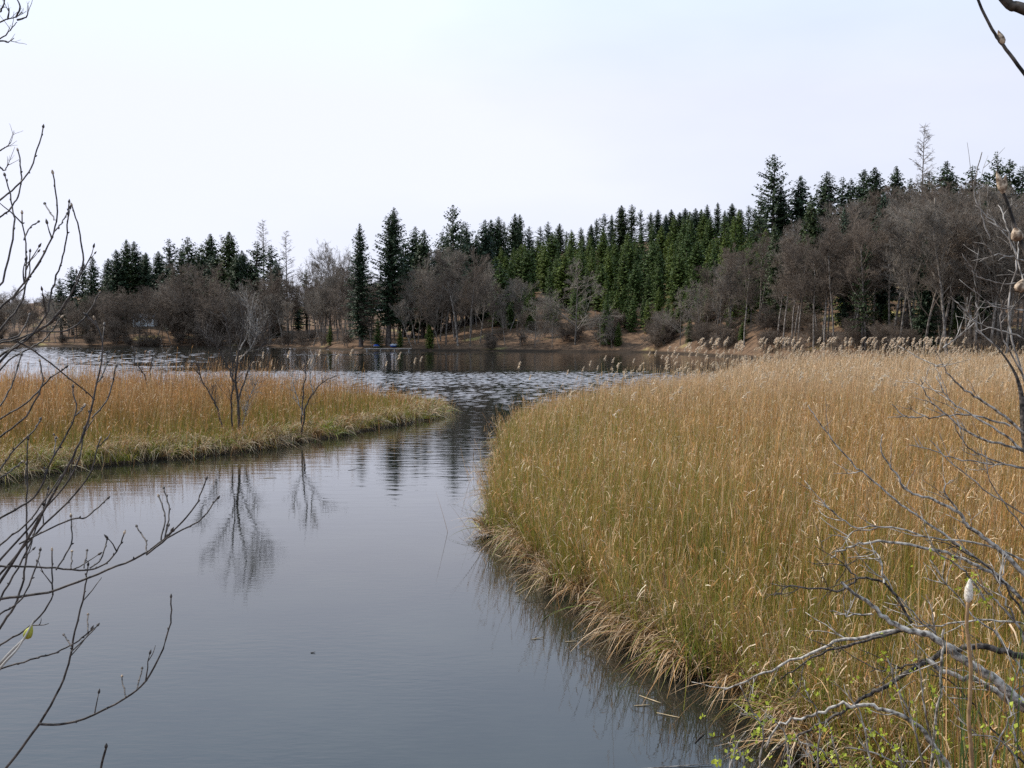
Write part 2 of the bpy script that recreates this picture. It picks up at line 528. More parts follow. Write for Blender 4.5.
TAN = np.array([(0.48, 0.255, 0.085), (0.57, 0.345, 0.165), (0.40, 0.195, 0.065), (0.64, 0.45, 0.26), (0.34, 0.15, 0.05)])
RUST = np.array([(0.50, 0.25, 0.10), (0.44, 0.205, 0.075), (0.55, 0.32, 0.16), (0.36, 0.165, 0.06)])
OLIVE = np.array([(0.25, 0.24, 0.03), (0.18, 0.20, 0.022), (0.30, 0.26, 0.04), (0.12, 0.17, 0.018)])
PALE = np.array([(0.72, 0.60, 0.40), (0.62, 0.47, 0.28), (0.66, 0.50, 0.33), (0.50, 0.35, 0.18)])
PINK = np.array([(0.68, 0.48, 0.30), (0.75, 0.56, 0.38), (0.58, 0.38, 0.22), (0.62, 0.40, 0.22)])
BROWN = np.array([(0.20, 0.11, 0.04), (0.26, 0.155, 0.06), (0.13, 0.07, 0.028)])


def pick(pal, n):
    return pal[rng.integers(0, len(pal), n)] * rng.choice([0.5, 0.75, 1.0, 1.2, 1.35], n)[:, None]


def scatter(poly, density_fn, dmax, x0, x1, y0, y1, margin=0.0):
    n = int((x1 - x0) * (y1 - y0) * dmax)
    X = rng.uniform(x0, x1, n); Y = rng.uniform(y0, y1, n)
    k = (np.abs(X) < Y * 0.58 + 2.0) & (rng.uniform(0, 1, n) < density_fn(X, Y) / dmax)
    X, Y = X[k], Y[k]
    e = sdist(X, Y, poly)
    k = e > margin
    return X[k], Y[k], e[k]


def px_w(Y, w, frac=0.42):
    """blade width, never much thinner than a fraction of what a pixel covers there"""
    return np.maximum(w, frac * Y / F_PX)


def reed_bed(poly, box, dry, left):
    B = Blades()
    def dens(X, Y): return np.clip(1.0 * (20.0 / np.maximum(Y, 5)) ** 1.25, 0.16, 1.6) * np.clip(0.82 + 0.45 * vnoise(X, Y, 0.9, 31) + 0.3 * vnoise(X, Y, 2.6, 33), 0.2, 1.0)
    x0, x1, y0, y1 = box

    def hts(X, Y, e):
        if left:
            return 0.80 + 0.90 * smooth(0.5, 6.0, e) + 0.22 * vnoise(X, Y, 2.2, 4)
        return (1.0 + 0.42 * smooth(0.1, 2.6, e) + 0.30 * smooth(45, 88, Y) * smooth(0.2, 4, e) + 0.15 * vnoise(X, Y, 1.7, 4) + 0.10 * vnoise(X, Y, 0.5, 6) + 0.14 * vnoise(X, Y, 5.0, 21)) * (0.85 + 0.15 * smooth(8, 14, Y))

    # tall dry stems with hanging leaves
    X, Y, e = scatter(poly, (lambda X, Y: 150 * dens(X, Y) * (0.35 + 0.65 * smooth(2.0, 7.0, sdist(X, Y, poly)))) if left else (lambda X, Y: 145 * dens(X, Y) * (1 - 0.38 * smooth(9, 2, X) * smooth(60, 30, Y))), 240, x0, x1, y0, y1)
    n = len(X); H = hts(X, Y, e) * rng.uniform(0.72, 1.2, n) * np.where(rng.uniform(0, 1, n) < 0.14, rng.uniform(1.15, 1.6, n), 1.0)
    P0 = np.stack([X, Y, np.full(n, 0.1)], -1)
    lean = rng.normal(0, 0.09, (n, 2)) + np.array([0.03, 0.0])
    ed = e < 0.9                                # stems at the edge lean out over the water
    hh_ = 0.2
    gx_ = sdist(X[ed] - hh_, Y[ed], poly) - sdist(X[ed] + hh_, Y[ed], poly); gy_ = sdist(X[ed], Y[ed] - hh_, poly) - sdist(X[ed], Y[ed] + hh_, poly)
    gl = np.hypot(gx_, gy_) + 1e-6; k_ = rng.uniform(0.0, 0.55, ed.sum()) * smooth(0.9, 0.0, e[ed])
    lean[ed, 0] += gx_ / gl * k_; lean[ed, 1] += gy_ / gl * k_
    D = np.stack([lean[:, 0], lean[:, 1], np.ones(n)], -1); D /= np.linalg.norm(D, axis=1)[:, None]
    W = px_w(Y, rng.uniform(0.005, 0.009, n), 0.32)
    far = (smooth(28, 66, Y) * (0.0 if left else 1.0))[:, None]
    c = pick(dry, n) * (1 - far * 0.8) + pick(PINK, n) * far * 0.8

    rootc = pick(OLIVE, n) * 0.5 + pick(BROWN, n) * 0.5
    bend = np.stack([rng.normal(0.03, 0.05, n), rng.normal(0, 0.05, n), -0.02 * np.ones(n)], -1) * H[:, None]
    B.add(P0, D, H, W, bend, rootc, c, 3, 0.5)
    for rep in range(2):
        t = rng.uniform(0.35, 1.0, n)
        p = P0 + D * (H * t)[:, None] + bend * (t ** 2)[:, None]
        k = rng.uniform(0, 1, n) < (0.9 if rep < 1 else 0.6)
        m = k.sum(); az = rng.uniform(0, 2 * math.pi, m)
        up = rng.uniform(1.2, 4.5, m)
        d = np.stack([np.cos(az), np.sin(az), up], -1); d /= np.linalg.norm(d, axis=1)[:, None]
        Ln = rng.uniform(0.10, 0.30, m)
        bd = np.stack([np.cos(az) * 0.12, np.sin(az) * 0.12, -rng.uniform(0.0, 0.6, m)], -1) * Ln[:, None]
        cc = c[k] * rng.uniform(0.85, 1.35, m)[:, None]
        B.add(p[k], d, Ln, px_w(Y[k], rng.uniform(0.006, 0.012, m), 0.36), bd, cc * 0.9, cc, 2, 0.12)
    # short curled dead leaf blades, leaf highlights put into their pale colours
    t = rng.uniform(0.45, 1.0, n)
    p = P0 + D * (H * t)[:, None] + bend * (t ** 2)[:, None]
    k = rng.uniform(0, 1, n) < 0.55; m = k.sum(); az = rng.uniform(0, 2 * math.pi, m)
    d = np.stack([np.cos(az), np.sin(az), rng.uniform(-0.5, 1.2, m)], -1); d /= np.linalg.norm(d, axis=1)[:, None]
    Ln = rng.uniform(0.06, 0.17, m)
    bd = np.stack([np.zeros(m), np.zeros(m), -rng.uniform(0.2, 1.1, m)], -1) * Ln[:, None]
    cc = pick(np.vstack([PALE, TAN, PINK]), m)
    B.add(p[k], d, Ln, px_w(Y[k], rng.uniform(0.009, 0.017, m), 0.40), bd, cc, cc * 0.95, 2, 0.3)
    # green and olive young blades, thickest where the patch noise says
    X, Y, e = scatter(poly, lambda X, Y: 210 * dens(X, Y), 340, x0, x1, y0, y1)
    g = 0.78 + 0.55 * vnoise(X, Y, 3.0, 7) - (0 if left else 0.65 * smooth(26, 60, Y))
    g += (1.2 * smooth(6.0, 2.0, e) - 0.65 if left else 1.1 * smooth(10, 2, X) * smooth(62, 26, Y))
    k = rng.uniform(0, 1, len(X)) < np.clip(g, 0.10, 1)
    X, Y, e = X[k], Y[k], e[k]; n = len(X)
    H = hts(X, Y, e) * (rng.uniform(0.6, 0.80, n) if left else rng.uniform(0.62, 1.08, n) + 0.16 * smooth(8, 2, X) * smooth(60, 30, Y))
    lean = rng.normal(0, 0.10, (n, 2))
    D = np.stack([lean[:, 0], lean[:, 1], np.ones(n)], -1); D /= np.linalg.norm(D, axis=1)[:, None]
    bend = np.concatenate([rng.normal(0, 0.15, (n, 2)), -rng.uniform(0, 0.22, (n, 1))], 1) * H[:, None]
    B.add(np.stack([X, Y, np.full(n, 0.1)], -1), D, H, px_w(Y, rng.uniform(0.007, 0.013, n), 0.38), bend, pick(OLIVE, n) * 0.8, pick(OLIVE, n) * 0.78 + pick(TAN, n) * 0.22, 3, 0.1)
    # short dead litter between the stems
    X, Y, e = scatter(poly, lambda X, Y: 60 * dens(X, Y), 100, x0, x1, y0, y1)
    n = len(X); az = rng.uniform(0, 2 * math.pi, n)
    D = np.stack([np.cos(az), np.sin(az), rng.uniform(0.1, 1.4, n)], -1); D /= np.linalg.norm(D, axis=1)[:, None]
    Ln = rng.uniform(0.25, 0.6, n)
    bend = np.stack([np.zeros(n), np.zeros(n), -rng.uniform(0.1, 0.7, n)], -1) * Ln[:, None]
    cc = pick(np.vstack([TAN * 0.7, BROWN, BROWN]), n)
    B.add(np.stack([X, Y, rng.uniform(0.12, 0.35, n)], -1), D, Ln, px_w(Y, rng.uniform(0.006, 0.011, n), 0.38), bend, cc * 0.8, cc, 2, 0.15)
    return B, hts


def sedge_fringe(poly, box, per_m2, left):
    """tussocks of dead sedge that lean out and hang down to the water all along the edge"""
    B = Blades()
    x0, x1, y0, y1 = box
    X, Y, e = scatter(poly, lambda X, Y: per_m2 * np.clip((22 / Y) ** 0.5, 0.5, 1.3), per_m2 * 1.3, x0, x1, y0, y1, -0.05)
    k = e < (1.5 if left else 1.5)
    k &= rng.uniform(0, 1, len(e)) < np.clip(0.75 + 0.55 * vnoise(X, Y, 0.8, 51), 0.1, 1)
    X, Y, e = X[k], Y[k], e[k]
    h_ = 0.05
    gx_ = -(sdist(X + h_, Y, poly) - sdist(X - h_, Y, poly)); gy_ = -(sdist(X, Y + h_, poly) - sdist(X, Y - h_, poly))
    caz = np.arctan2(gy_, gx_)
    nt = len(X); big = rng.uniform(0.7, 1.25, nt); hue = rng.uniform(0, 1, nt)
    nb = np.clip((46 * (20 / Y) ** 0.8), 14, 56).astype(int)
    r = np.repeat(np.arange(nt), nb); n = len(r)
    az = caz[r] + rng.normal(0, 0.7, nt)[r] + rng.normal(0, 1.15, n)
    out = np.stack([np.cos(az), np.sin(az)], -1)
    up = rng.uniform(0.35, 3.4, n)
    D = np.concatenate([out, up[:, None]], 1); D /= np.linalg.norm(D, axis=1)[:, None]
    Ln = rng.uniform(0.45, 1.0, n) * big[r] * (1.35 if left else 1.1)
    z0 = 0.10 + 0.22 * smooth(0.0, 0.7, e[r])
    dr = rng.uniform(0.5, 1.45, n)
    dr = np.minimum(dr, (z0 + D[:, 2] * Ln - 0.012) / Ln)
    bend = np.concatenate([out * rng.uniform(0.0, 0.12, n)[:, None], -dr[:, None]], 1) * Ln[:, None]
    pal = np.vstack([PALE, PALE * 1.1, PALE, PINK]) if left else np.vstack([PINK, PINK * 0.8, TAN, BROWN * 1.5, PALE * 0.9])
    c1 = pick(pal, n)
    gr = rng.uniform(0, 1, n) < np.where(hue[r] > (0.72 if left else 0.88), 0.75, 0.08)
    c1[gr] = pick(OLIVE, gr.sum()) * 0.9
    dk = hue[r] < 0.22; c1[dk] = pick(np.vstack([BROWN, BROWN * 1.4, TAN * 0.8]), dk.sum())
    c0 = np.where(gr[:, None], c1, pick(BROWN, n) * 0.9)
    B.add(np.stack([X[r] + rng.normal(0, 0.07, n), Y[r] + rng.normal(0, 0.07, n), z0], -1), D, Ln, px_w(Y[r], rng.uniform(0.010, 0.021, n), 0.58 if left else 0.42), bend, c0, c1, 5, 0.1)
    # stray stems standing in the water off the edge
    X, Y, e = scatter(poly, lambda X, Y: 5.0 + 0 * X, 5.0, x0, x1, y0, y1, -1.3)
    k = (e < 0) & (rng.uniform(0, 1, len(e)) < smooth(-1.4, 0.0, e) ** 1.5)
    X, Y = X[k], Y[k]; n = len(X)
    lean = rng.normal(0, 0.28, (n, 2))
    D = np.stack([lean[:, 0], lean[:, 1], np.ones(n)], -1); D /= np.linalg.norm(D, axis=1)[:, None]
    cc = pick(np.vstack([TAN, BROWN, OLIVE]), n)
    B.add(np.stack([X, Y, np.full(n, -0.1)], -1), D, rng.uniform(0.3, 1.3, n), px_w(Y, rng.uniform(0.006, 0.011, n), 0.36), np.concatenate([rng.normal(0, 0.12, (n, 2)), -rng.uniform(0, 0.12, (n, 1))], 1), cc * 0.8, cc, 4, 0.2)
    return B


def plume_blades(B, P, size, yaw):
    """a drooping one-sided feathery head on top of a stem at P"""
    for p, s, y in zip(P, size, yaw):
        m = 26
        side = np.array([math.cos(y), math.sin(y), 0])
        t = rng.uniform(0, 1, m)
        spine = p + np.outer(t * s, [0, 0, 1]) + np.outer(t ** 2 * s * 0.6, side) - np.outer(t ** 2.5 * s * 0.25, [0, 0, 1])
        az = y + rng.normal(0, 1.2, m)
        d = np.stack([np.cos(az), np.sin(az), rng.uniform(-0.1, 0.9, m)], -1); d /= np.linalg.norm(d, axis=1)[:, None]
        Ln = s * rng.uniform(0.18, 0.42, m) * (1.1 - 0.6 * t)
        bd = np.stack([np.zeros(m), np.zeros(m), -rng.uniform(0.2, 0.8, m)], -1) * Ln[:, None]
        c = np.array([0.60, 0.49, 0.36]) * rng.uniform(0.75, 1.2, m)[:, None]
        B.add(spine, d, Ln, np.full(m, 0.05 * s / 0.3), bd, c, c, 2, 0.3)


box_R, box_L = (-1.5, 58, 2.5, 105), (-46, -2.5, 22, 63)
BR, hR = reed_bed(R_POLY, box_R, TAN, False)
# more small plumes deep in the bed, too many to count
X, Y, e = scatter(R_POLY, lambda X, Y: 0.62 * smooth(22, 62, Y), 0.62, 2, 58, 26, 103, 0.5)
sel = rng.permutation(len(X))[:850]; X, Y, e = X[sel], Y[sel], e[sel]
BP = Blades()
plume_blades(BP, np.stack([X, Y, 0.1 + hR(X, Y, e) * rng.uniform(1.0, 1.5, len(X))], -1), rng.uniform(0.24, 0.38, len(X)), rng.normal(0.3, 0.7, len(X)))
bedR = link('reed_bed', BR.mesh('reed_bed', M_REED))
tag(bedR, 'large golden brown reed bed filling the whole right side of the channel', 'reeds', kind='stuff')
pl = link('plumes', BP.mesh('plumes', M_PLUME), bedR); pl['kind'] = 'stuff'
fr = link('sedge_fringe', sedge_fringe(R_POLY, (-1.5, 30, 7, 103), 12, False).mesh('sedge_fringe', M_REED), bedR); fr['kind'] = 'stuff'
fr['label'] = 'pale dead sedge leaning out over the water'
BL, hL = reed_bed(L_POLY, box_L, np.vstack([RUST, RUST * 0.8, TAN * 0.85]), True)
bedL = link('reed_bed', BL.mesh('reed_bed', M_REED))
tag(bedL, 'rust coloured reed bed on the left tongue of land running out to a point', 'reeds', kind='stuff')
fr = link('sedge_fringe', sedge_fringe(L_POLY, (-46, -2.5, 20, 60), 13, True).mesh('sedge_fringe', M_REED), bedL); fr['kind'] = 'stuff'
fr['label'] = 'pale dead sedge leaning out over the water'

# ------------------------------------------------------------------ plumed reeds one can count
def plumed_proto(i):
    T = Tubes()
    z = np.linspace(0, 1, 6)
    lx = rng.uniform(-0.02, 0.06)
    T.add(np.stack([lx * z ** 2, 0.02 * z ** 2, z * 0.93], -1), 0.0045 * (1 - 0.5 * z), 3)
    stem = T.mesh('stem', M_DRYSTEM)
    B = Blades()
    m = 60; s = 0.15; y = rng.normal(0.2, 0.5)
    t = rng.uniform(0, 1, m)
    side = np.array([math.cos(y), math.sin(y), 0]); k = rng.uniform(0.4, 0.9)
    spine = np.array([lx, 0.02, 0.90]) + np.outer(t * s, [0, 0, 1]) + np.outer(t ** 2 * s * k, side) - np.outer(t ** 2.5 * s * 0.3, [0, 0, 1])
    az = y + rng.normal(0, 1.2, m)
    d = np.stack([np.cos(az), np.sin(az), rng.uniform(-0.1, 0.9, m)], -1); d /= np.linalg.norm(d, axis=1)[:, None]
    Ln = s * rng.uniform(0.18, 0.42, m) * (1.1 - 0.6 * t)
    bd = np.stack([np.zeros(m), np.zeros(m), -rng.uniform(0.2, 0.8, m)], -1) * Ln[:, None]
    c = np.array([0.68, 0.55, 0.41]) * rng.uniform(0.75, 1.2, m)[:, None]
    B.add(spine, d, Ln, np.full(m, 0.034), bd, c, c, 2, 0.3)
    return stem, B.mesh('plume', M_PLUME)


M_DRYSTEM = plain_mat('dry_reed_stem', (0.44, 0.32, 0.18), 0.6, 4)
plume_protos = [plumed_proto(i) for i in range(7)]


def plumed_reed(px, py, d, label, group, fat=0.72):
    p = at(px, py, d)
    x, y = p[0], p[1]
    H = p[2] - 0.1
    r = thing('plumed_reed', label, 'reed', (x, y, 0.1), rng.uniform(-0.5, 0.5), group)
    s = min(H, 3.6)
    r.scale = (s * fat, s * fat, s)
    a, b_ = plume_protos[rng.integers(0, len(plume_protos))]
    link('stem', a, r); link('plume', b_, r)


for px, py, d in ((518, 362, 46), (529, 375, 45), (567, 370, 50), (582, 367, 54), (589, 361, 56), (597, 366, 57), (604, 356, 60), (612, 358, 60), (617, 363, 58),
                  (601, 372, 55), (577, 376, 50), (625, 369, 60), (633, 359, 63), (640, 367, 62), (648, 352, 66), (655, 351, 66)):
    plumed_reed(px, py, d, 'tall thin reed with drooping plume standing out over the lake at the reed bed tip', 'reeds standing out against the lake at the bed tip', 0.55)
for i in range(215):
    px = rng.uniform(660, 965); py = rng.uniform(331, 355) + (14 * (700 - px) / 40 if px < 700 else 0) + abs(rng.normal(0, 3))
    plumed_reed(px, py, rng.uniform(70, 92) if px > 720 else rng.uniform(64, 76), 'tall pale plumed reed in the thick row below the bare hillside trees', 'plumed reeds along the back of the large bed')
for i in range(26):
    px = rng.choice([rng.uniform(240, 335), rng.uniform(335, 435), rng.uniform(40, 285)], p=[0.35, 0.35, 0.3]); py = rng.uniform(347, 372) if px > 285 else rng.uniform(352, 372)
    plumed_reed(px, py, rng.uniform(51, 57), 'thin plumed reed rising from the rust coloured bed against open water', 'plumed reeds on the left bed', 0.5)

# ------------------------------------------------------------------ trees of the far shore
def spruce_mesh(seed, H=20.0, R=2.6, cb=0.08, sparse=0.0, ragged=0.2, droop=0.45, green=((0.030, 0.052, 0.022), (0.055, 0.085, 0.030)), mat=None):
    rs = np.random.default_rng(seed)
    T = Tubes()
    z = np.linspace(0, 1, 9)
    wob = np.stack([0.15 * np.sin(z * 5 + seed), 0.15 * np.cos(z * 4 + seed), z * H], -1); wob[:, :2] *= z[:, None]
    T.add(wob, 0.018 * H * (1 - z) ** 0.9 + 0.02, 7)
    V, F, C = [], [], []
    zz = cb * H
    nv = 0
    while zz < H - 0.15:
        f = (H - zz) / (H * (1 - cb))
        Lm = R * (f ** 0.66) * (1 - 0.3 * smooth(0.7, 1.0, f)) * min(1, 0.35 + f * 9) + 0.06
        nb = int(rs.integers(5, 8) * (1 - sparse * 0.55)) + 1
        az0 = rs.uniform(0, 6.28)
        for bi in range(nb):
            if rs.uniform() < sparse * 0.35: continue
            az = az0 + bi * 6.283 / nb + rs.normal(0, 0.25)
            Lb = Lm * rs.uniform(1 - ragged * 1.6, 1 + ragged)
            el = 0.55 * (1 - f) - droop * f + rs.normal(0, 0.08)
            m = max(2, int(Lb / 0.27 * (1 - 0.3 * sparse)))
            t = (np.arange(m) + 0.6) / m
            r = t * Lb
            bx = np.stack([np.cos(az) * r, np.sin(az) * r, zz + np.sin(el) * r + 0.14 * Lb * t ** 3], -1)
            for rep in range(3):
                a2 = az + rs.normal(0, 0.75, m) + (0.7, -0.7, 0)[rep]
                d = np.stack([np.cos(a2), np.sin(a2), -rs.uniform(0.0, 0.75, m) - (0.35 if rep == 2 else 0)], -1)
                sl = rs.uniform(0.26, 0.58, m) * (1.1 - 0.4 * t) * (0.35 + 0.75 * min(1, Lb / 1.8))
                sd = np.stack([-np.sin(a2), np.cos(a2), rs.normal(0, 0.5, m)], -1) * (sl * rs.uniform(0.28, 0.5, m))[:, None]
                q = np.stack([bx, bx + d * (sl * 0.55)[:, None] + sd, bx + d * sl[:, None] * 1.2, bx + d * (sl * 0.55)[:, None] - sd], 1)
                V.append(q.reshape(-1, 3))
                F.append(np.arange(m * 4).reshape(-1, 4) + nv); nv += m * 4
                u = rs.uniform(0, 1, m)[:, None]
                C.append(np.repeat(np.array(green[0]) * (1 - u) + np.array(green[1]) * u, 4, 0))
        zz += rs.uniform(0.30, 0.50) * (1 + 0.9 * sparse) * (0.55 + 0.45 * f)
    return T.mesh('trunk', M_SPRUCE_BARK), make_mesh('crown', np.concatenate(V), np.concatenate(F), [mat or M_SPRUCE], col=np.concatenate(C), smooth=False), H


G_DARK = ((0.030, 0.045, 0.026), (0.060, 0.080, 0.040))
G_YOUNG = ((0.052, 0.074, 0.024), (0.108, 0.132, 0.044))
SPR = {
    'dense': [spruce_mesh(1, 22, 3.9, 0.10, 0.0, 0.22, green=G_DARK), spruce_mesh(2, 22, 3.6, 0.14, 0.1, 0.3, green=G_DARK), spruce_mesh(3, 22, 4.2, 0.08, 0.05, 0.28, 0.5, green=G_DARK),
              spruce_mesh(4, 22, 3.9, 0.2, 0.3, 0.5, green=G_DARK), spruce_mesh(5, 22, 3.8, 0.2, 0.45, 0.5, 0.25, green=G_DARK)],
    'plant': [spruce_mesh(11, 16, 2.7, 0.05, 0.0, 0.2, 0.4, G_YOUNG, M_PLANT), spruce_mesh(12, 16, 2.4, 0.05, 0.05, 0.25, 0.35, G_YOUNG, M_PLANT), spruce_mesh(13, 16, 3.0, 0.05, 0.0, 0.25, 0.4, G_YOUNG, M_PLANT),
              spruce_mesh(14, 16, 2.5, 0.05, 0.1, 0.3, 0.45, G_YOUNG, M_PLANT)],
    'tall': [spruce_mesh(21, 33, 4.2, 0.10, 0.10, 0.35, 0.45, green=G_DARK), spruce_mesh(22, 33, 5.8, 0.18, 0.12, 0.35, 0.4, green=G_DARK)],
    'sparse': [spruce_mesh(31, 28, 5.6, 0.3, 0.5, 0.3, 0.15, green=G_DARK), spruce_mesh(32, 28, 4.8, 0.35, 0.6, 0.35, 0.25, green=G_DARK)],
}


def bare_mesh(seed, H=20.0, kind='oval', mat=None, tw=0.030):
    rs = np.random.default_rng(seed)
    T, TT = Tubes(), Tubes()
    tips = [[], []]
    maxlev = 4
    up1, up2 = 0.10, 0.05
    start = (0.27, 0.15, 0.1, 0.1)
    counts = (15, 8, 6, 4)
    angs = ((0.4, 0.95), (0.35, 0.8), (0.35, 0.9), (0.35, 0.9))
    fac = ((0.36, 0.55), (0.4, 0.62), (0.4, 0.65), (0.4, 0.75))
    stems = 1
    if kind == 'round':
        stems, start, counts, fac, up1 = 5, (0.06, 0.1, 0.1, 0.1), (10, 8, 6, 4), ((0.35, 0.6), (0.4, 0.6), (0.4, 0.65), (0.4, 0.75)), 0.05
    if kind == 'slim': counts, fac, start = (18, 8, 6, 5), ((0.2, 0.38), (0.4, 0.6), (0.4, 0.65), (0.4, 0.75)), (0.42, 0.2, 0.15, 0.1)
    if kind == 'lean': start = (0.35, 0.2, 0.15, 0.1)
    if kind == 'spread': up1, up2, angs, start = 0.0, 0.0, ((0.8, 1.5), (0.4, 1.0), (0.4, 1.1), (0.4, 1.0)), (0.08, 0.15, 0.15, 0.1)

    def branch(p, d, ln, r, lev):
        if lev == maxlev:
            e = p + unit(d + rs.normal(0, 0.1, 3) + np.array([0, 0, 0.12])) * ln
            tips[0].append(p); tips[1].append(e); return
        n = (7, 5, 4, 3)[lev]
        nz = rs.normal(0, (0.05, 0.13, 0.16, 0.2)[lev], (n, 3)); nz[:, 2] += (0.03, up1, up2, 0.03)[lev]
        pts = [p]; dd = d
        for i in range(n - 1):
            dd = unit(dd + nz[i]); pts.append(pts[-1] + dd * (ln / (n - 1)))
        pts = np.array(pts)
        rad = r * np.linspace(1, 0.35, n)
        (T if lev == 0 else TT).add(pts, rad, (6, 4, 3, 3)[lev])
        for c in range(counts[lev]):
            f = rs.uniform(start[lev], 1.0)
            i = min(int(f * (n - 1)), n - 2); q = pts[i] + (pts[i + 1] - pts[i]) * (f * (n - 1) - i)
            ax = unit(pts[i + 1] - pts[i])
            w = rs.normal(0, 1, 3)
            perp = unit(w - ax * float(ax @ w))
            ang = rs.uniform(*angs[lev])
            l2 = ln * rs.uniform(*fac[lev]) * (1.15 - 0.55 * f if lev == 0 else 1.1 - 0.4 * f)
            branch(q, ax * math.cos(ang) + perp * math.sin(ang), max(l2, 0.35), max(tw * (2.2, 1.3, 0.8, 0.5)[lev], rad[i] * 0.55), lev + 1)
    for k in range(stems):
        d = np.array([0, 0, 1.0])
        if kind == 'lean': d = unit(np.array([rs.uniform(0.18, 0.34), rs.normal(0, 0.1), 1.0]))
        if kind == 'round': d = unit(np.array([rs.normal(0, 0.33), rs.normal(0, 0.33), 1.0]))
        branch(np.array([rs.normal(0, 0.3), rs.normal(0, 0.3), 0]) if stems > 1 else np.zeros(3), d, H * rs.uniform(0.8, 0.95), 0.0105 * H if stems == 1 else 0.006 * H, 0)
    TT.sticks(tips[0], tips[1], tw * 0.5, tw * 0.32)
    tr, cr = T.mesh('trunk', M_BARK_FAR), TT.mesh('crown', mat or M_TWIG_BROWN)
    zs = np.empty(len(cr.vertices) * 3, np.float32); cr.vertices.foreach_get('co', zs)
    return tr, cr, float(np.quantile(zs.reshape(-1, 3)[:, 2], 0.99))


def larch_mesh(seed, H=30.0):
    rs = np.random.default_rng(seed)
    T, TT = Tubes(), Tubes()
    z = np.linspace(0, 1, 8)
    T.add(np.stack([0.2 * np.sin(3 * z + seed), 0 * z, z * H], -1), 0.011 * H * (1 - z) + 0.03, 6)
    zz = H * 0.42
    while zz < H:
        f = (H - zz) / (H * 0.58)
        for b_ in range(3):
            az = rs.uniform(0, 6.28); Lb = (0.35 + 3.4 * f ** 0.75) * rs.uniform(0.6, 1.15)
            t = np.linspace(0, 1, 5); el = 0.35 + 0.35 * (1 - f)
            P = np.stack([np.cos(az) * Lb * t + 0.2 * np.sin(3.0 * zz) * z[0], np.sin(az) * Lb * t, zz + np.sin(el) * Lb * t * 0.9 + 0.15 * Lb * t ** 2], -1)
            TT.add(P, 0.05 * (1 - 0.7 * t), 3)
            for k in range(int(3 + Lb * 4)):
                u = rs.uniform(0.2, 1); i = min(int(u * 4), 3); q = P[i] + (P[i + 1] - P[i]) * (u * 4 - i)
                d = unit(np.array([math.cos(az + rs.normal(0, 0.9)), math.sin(az + rs.normal(0, 0.9)), rs.uniform(-0.3, 0.8)]))
                TT.add(np.stack([q, q + d * 0.3, q + d * rs.uniform(0.5, 0.95)]), [0.03, 0.026, 0.02], 3)
        zz += rs.uniform(0.45, 0.75)
    return T.mesh('trunk', M_BARK_FAR), TT.mesh('crown', M_TWIG_GREY), H


BARE = {
    'oval': [bare_mesh(1, 20, 'oval'), bare_mesh(2, 20, 'oval'), bare_mesh(3, 20, 'oval', M_TWIG_GREY)],
    'round': [bare_mesh(4, 14, 'round'), bare_mesh(5, 14, 'round')],
    'slim': [bare_mesh(6, 22, 'slim', M_TWIG_GREY), bare_mesh(7, 22, 'slim')],
    'lean': [bare_mesh(8, 18, 'lean'), bare_mesh(9, 18, 'lean', M_TWIG_GREY)],
    'spread': [bare_mesh(10, 17, 'spread', M_TWIG_GREY), bare_mesh(12, 17, 'spread', M_TWIG_GREY)],
    'larch': [larch_mesh(1), larch_mesh(2)],
}


def plant_tree(name, protos, x, y, h, wide, label, cat, group=None, rz=None):
    tr, cr, H0 = protos[rng.integers(0, len(protos))]
    z = float(ground(np.array([x]), np.array([y]))[0])
    t = thing(name, label, cat, (x, y, z - 0.15), rng.uniform(0, 6.28) if rz is None else rz, group)
    t.rotation_euler[0] = rng.normal(0, 0.02); t.rotation_euler[1] = rng.normal(0, 0.02)
    s = (h + 0.15) / H0
    t.scale = (s * wide, s * wide, s)
    link('trunk', tr, t); link('crown', cr, t)
    return t


def tree_to(name, protos, px, py, s, wide, label, cat, group=None, rz=None, w_px=None):
    """a tree s metres behind the shore whose top is seen at (px, py)"""
    y = float(shore(px)) + s
    x = (px - 512) / F_PX * y
    z = float(ground(np.array([x]), np.array([y]))[0])
    h = max(top_z(py, y) - z, 1.5)
    return plant_tree(name, protos, x, y, h, wide, label, cat, group, rz)


# spruces of the left far shore
for px, py, s in ((62, 278, 30), (73, 266, 36), (84, 262, 42), (95, 256, 34), (110, 258, 44), (119, 249, 38), (128, 239, 44), (137, 241, 50), (150, 252, 46), (160, 251, 44),
                  (173, 238, 38), (183, 243, 50), (190, 236, 36), (200, 243, 48), (210, 233, 38), (232, 231, 32), (246, 250, 46), (256, 240, 34), (272, 244, 30), (281, 262, 40), (307, 268, 30)):
    tree_to('spruce', SPR['dense'], px, py, s, rng.uniform(1.05, 1.4), 'dark spruce in the far left group above the brown bare trees', 'spruce tree', 'spruces of the far left shore')
for px, py, lab in ((222, 236, 'thin bare larch between two dark spruces on the far left shore'), (266, 221, 'tallest bare larch in the far left tree group'), (288, 232, 'wide bare larch at the right end of the far left spruces')):
    tree_to('larch', BARE['larch'], px, py, 40, 1.0 if px != 222 else 0.75, lab, 'larch tree')
for i in range(32):
    px = rng.uniform(62, 312)
    tree_to('spruce', SPR['dense'], px, np.interp(px, [60, 110, 140, 220, 270, 310], [285, 266, 252, 246, 252, 280]) + rng.uniform(0, 20), rng.uniform(20, 52) + (30 if abs(px - 144) < 18 else 0), rng.uniform(0.95, 1.2), 'dark spruce in the far left group above the brown bare trees', 'spruce tree', 'spruces of the far left shore')
